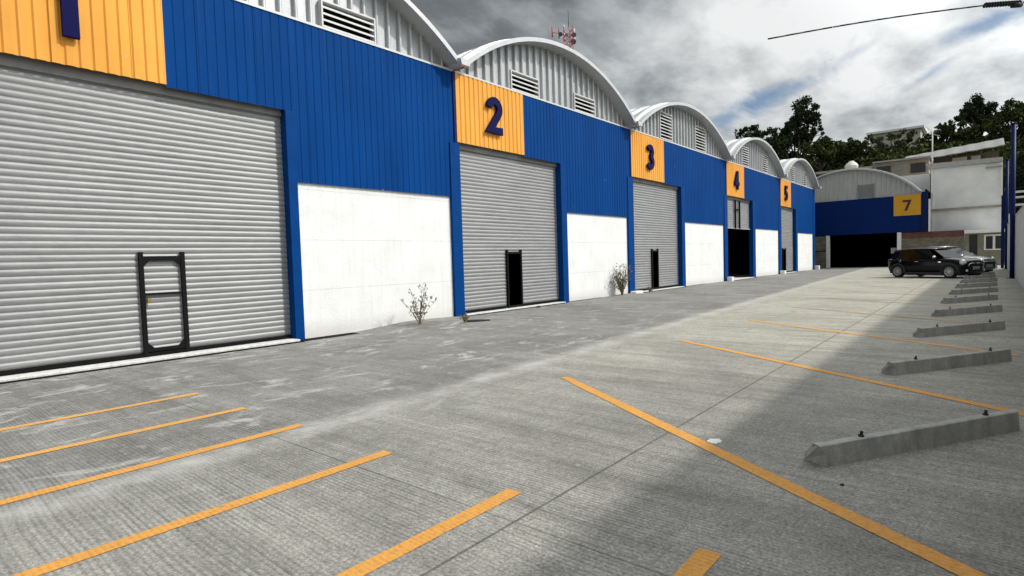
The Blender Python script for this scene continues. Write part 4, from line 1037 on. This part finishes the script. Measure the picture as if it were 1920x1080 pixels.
# ------------------------------------------------------------------ sky, sun
sd = Vector((.62, -1, 1.09)).normalized()
el = math.asin(sd.z); rot = math.atan2(sd.x, sd.y)
ld = bpy.data.lights.new('sun', 'SUN'); ld.energy = 3.1; ld.angle = math.radians(2.6); ld.color = (1, .955, .88)
lo = bpy.data.objects.new('sun', ld); C.objects.link(lo); lo.rotation_euler = sd.to_track_quat('Z', 'Y').to_euler(); lo.location = (0, -40, 50)
Wd = bpy.data.worlds.new('World'); S.world = Wd; Wd.use_nodes = True; nt = Wd.node_tree; nt.nodes.clear()
out = nd(nt, 'ShaderNodeOutputWorld')
sky = nd(nt, 'ShaderNodeTexSky', sky_type='NISHITA'); sky.sun_disc = False; sky.sun_elevation = el; sky.sun_rotation = rot
sky.air_density = 1.0; sky.dust_density = .6; sky.ozone_density = 2.0
bg1 = nd(nt, 'ShaderNodeBackground'); bg1.inputs['Strength'].default_value = .09; lk(nt, sky.outputs[0], bg1.inputs['Color'])
tc = nd(nt, 'ShaderNodeTexCoord').outputs['Generated']
sx = nd(nt, 'ShaderNodeSeparateXYZ'); lk(nt, tc, sx.inputs[0])
zz = math_(nt, 'ADD', math_(nt, 'MAXIMUM', sx.outputs['Z'], 0), .22)
cx_ = nd(nt, 'ShaderNodeCombineXYZ'); lk(nt, math_(nt, 'DIVIDE', sx.outputs['X'], zz), cx_.inputs[0]); lk(nt, math_(nt, 'DIVIDE', sx.outputs['Y'], zz), cx_.inputs[1])
mp = nd(nt, 'ShaderNodeMapping'); mp.inputs['Rotation'].default_value = (0, 0, math.radians(-18)); mp.inputs['Scale'].default_value = (.85, 1.2, 1); lk(nt, cx_.outputs[0], mp.inputs['Vector'])
n1 = noise_(nt, mp.outputs[0], 1.15, 8, .52, .15); n2 = noise_(nt, mp.outputs[0], 3.6, 7, .58, .15); n3 = noise_(nt, cx_.outputs[0], .7, 3, .5)
def dirmask(u, v, w0, w1):
    d = raydir(u, v); dp = nd(nt, 'ShaderNodeVectorMath', operation='DOT_PRODUCT'); lk(nt, tc, dp.inputs[0]); dp.inputs[1].default_value = d
    mr = nd(nt, 'ShaderNodeMapRange', clamp=True, interpolation_type='SMOOTHSTEP'); lk(nt, dp.outputs['Value'], mr.inputs[0])
    for i, q in enumerate((math.cos(math.radians(w0)), math.cos(math.radians(w1)), 0, 1)): mr.inputs[i + 1].default_value = q
    return mr.outputs[0]
dark = dirmask(620, -60, 46, 8)
v = math_(nt, 'ADD', math_(nt, 'MULTIPLY_ADD', n1, .95, -.10), math_(nt, 'MULTIPLY_ADD', n2, .85, -.25))
v = math_(nt, 'SUBTRACT', v, math_(nt, 'MULTIPLY', dark, .20))
bright = dirmask(1330, 240, 26, 4)
v = math_(nt, 'ADD', v, math_(nt, 'MULTIPLY', bright, .12)); v = math_(nt, 'ADD', v, math_(nt, 'MULTIPLY', dirmask(1700, 120, 28, 6), .05))
cc = ramp(nt, v, [(.10, (.11, .122, .135)), (.30, (.18, .195, .21)), (.46, (.36, .385, .405)), (.60, (.58, .605, .615)), (.78, (.86, .875, .88))])
bg2 = nd(nt, 'ShaderNodeBackground'); bg2.inputs['Strength'].default_value = 1.0; lk(nt, cc, bg2.inputs['Color'])
# breaks in the cloud: ragged, slanting slots
gn = noise_(nt, mp.outputs[0], 3.2, 7, .62, .6); gap = None
sunm = nd(nt, 'ShaderNodeVectorMath', operation='DOT_PRODUCT'); lk(nt, tc, sunm.inputs[0]); sunm.inputs[1].default_value = sd
for (u, v_, ang, la, sa, am) in ((1445, 178, 27, 5.6, 1.4, 1.0), (1370, 218, 22, 3.4, .9, .8), (1870, 36, 22, 5.0, .9, .85), (1745, 137, 32, 2.6, .5, .6), (1600, 100, 28, 2.6, .45, .3)):
    c0 = raydir(u, v_); e1 = raydir(u + 100 * math.cos(math.radians(ang)), v_ - 100 * math.sin(math.radians(ang))); t1 = (e1 - c0 * e1.dot(c0)).normalized(); t2 = c0.cross(t1)
    ds = []
    for tv, sc in ((t1, la), (t2, sa)):
        dp = nd(nt, 'ShaderNodeVectorMath', operation='DOT_PRODUCT'); lk(nt, tc, dp.inputs[0]); dp.inputs[1].default_value = tv / math.sin(math.radians(sc)); ds.append(math_(nt, 'MULTIPLY', dp.outputs['Value'], dp.outputs['Value']))
    front = nd(nt, 'ShaderNodeVectorMath', operation='DOT_PRODUCT'); lk(nt, tc, front.inputs[0]); front.inputs[1].default_value = c0
    dd = math_(nt, 'SQRT', math_(nt, 'ADD', ds[0], ds[1]))
    dd = math_(nt, 'ADD', dd, math_(nt, 'MULTIPLY_ADD', gn, 3.2, -1.6))
    k = nd(nt, 'ShaderNodeMapRange', clamp=True, interpolation_type='SMOOTHSTEP'); lk(nt, dd, k.inputs[0])
    for i, q in enumerate((.15, 1.25, am, 0)): k.inputs[i + 1].default_value = q
    k = math_(nt, 'MULTIPLY', k.outputs[0], math_(nt, 'GREATER_THAN', front.outputs['Value'], .5))
    gap = k if gap is None else math_(nt, 'MAXIMUM', gap, k)
gapf = gap
# unseen cloud toward the sun, brightened as added fill for the shade
sg = nd(nt, 'ShaderNodeMapRange', clamp=True, interpolation_type='SMOOTHSTEP'); lk(nt, sunm.outputs['Value'], sg.inputs[0])
for i, q in enumerate((.42, 1.0, 1.0, 3.6)): sg.inputs[i + 1].default_value = q
lk(nt, sg.outputs[0], bg2.inputs['Strength'])
mx = nd(nt, 'ShaderNodeMixShader'); lk(nt, gapf, mx.inputs[0]); lk(nt, bg2.outputs[0], mx.inputs[1]); lk(nt, bg1.outputs[0], mx.inputs[2]); lk(nt, mx.outputs[0], out.inputs['Surface'])

S.view_settings.view_transform = 'Standard'; S.view_settings.look = 'None'; S.view_settings.exposure = 0.0; S.view_settings.gamma = 1
S.cycles.max_bounces = 6
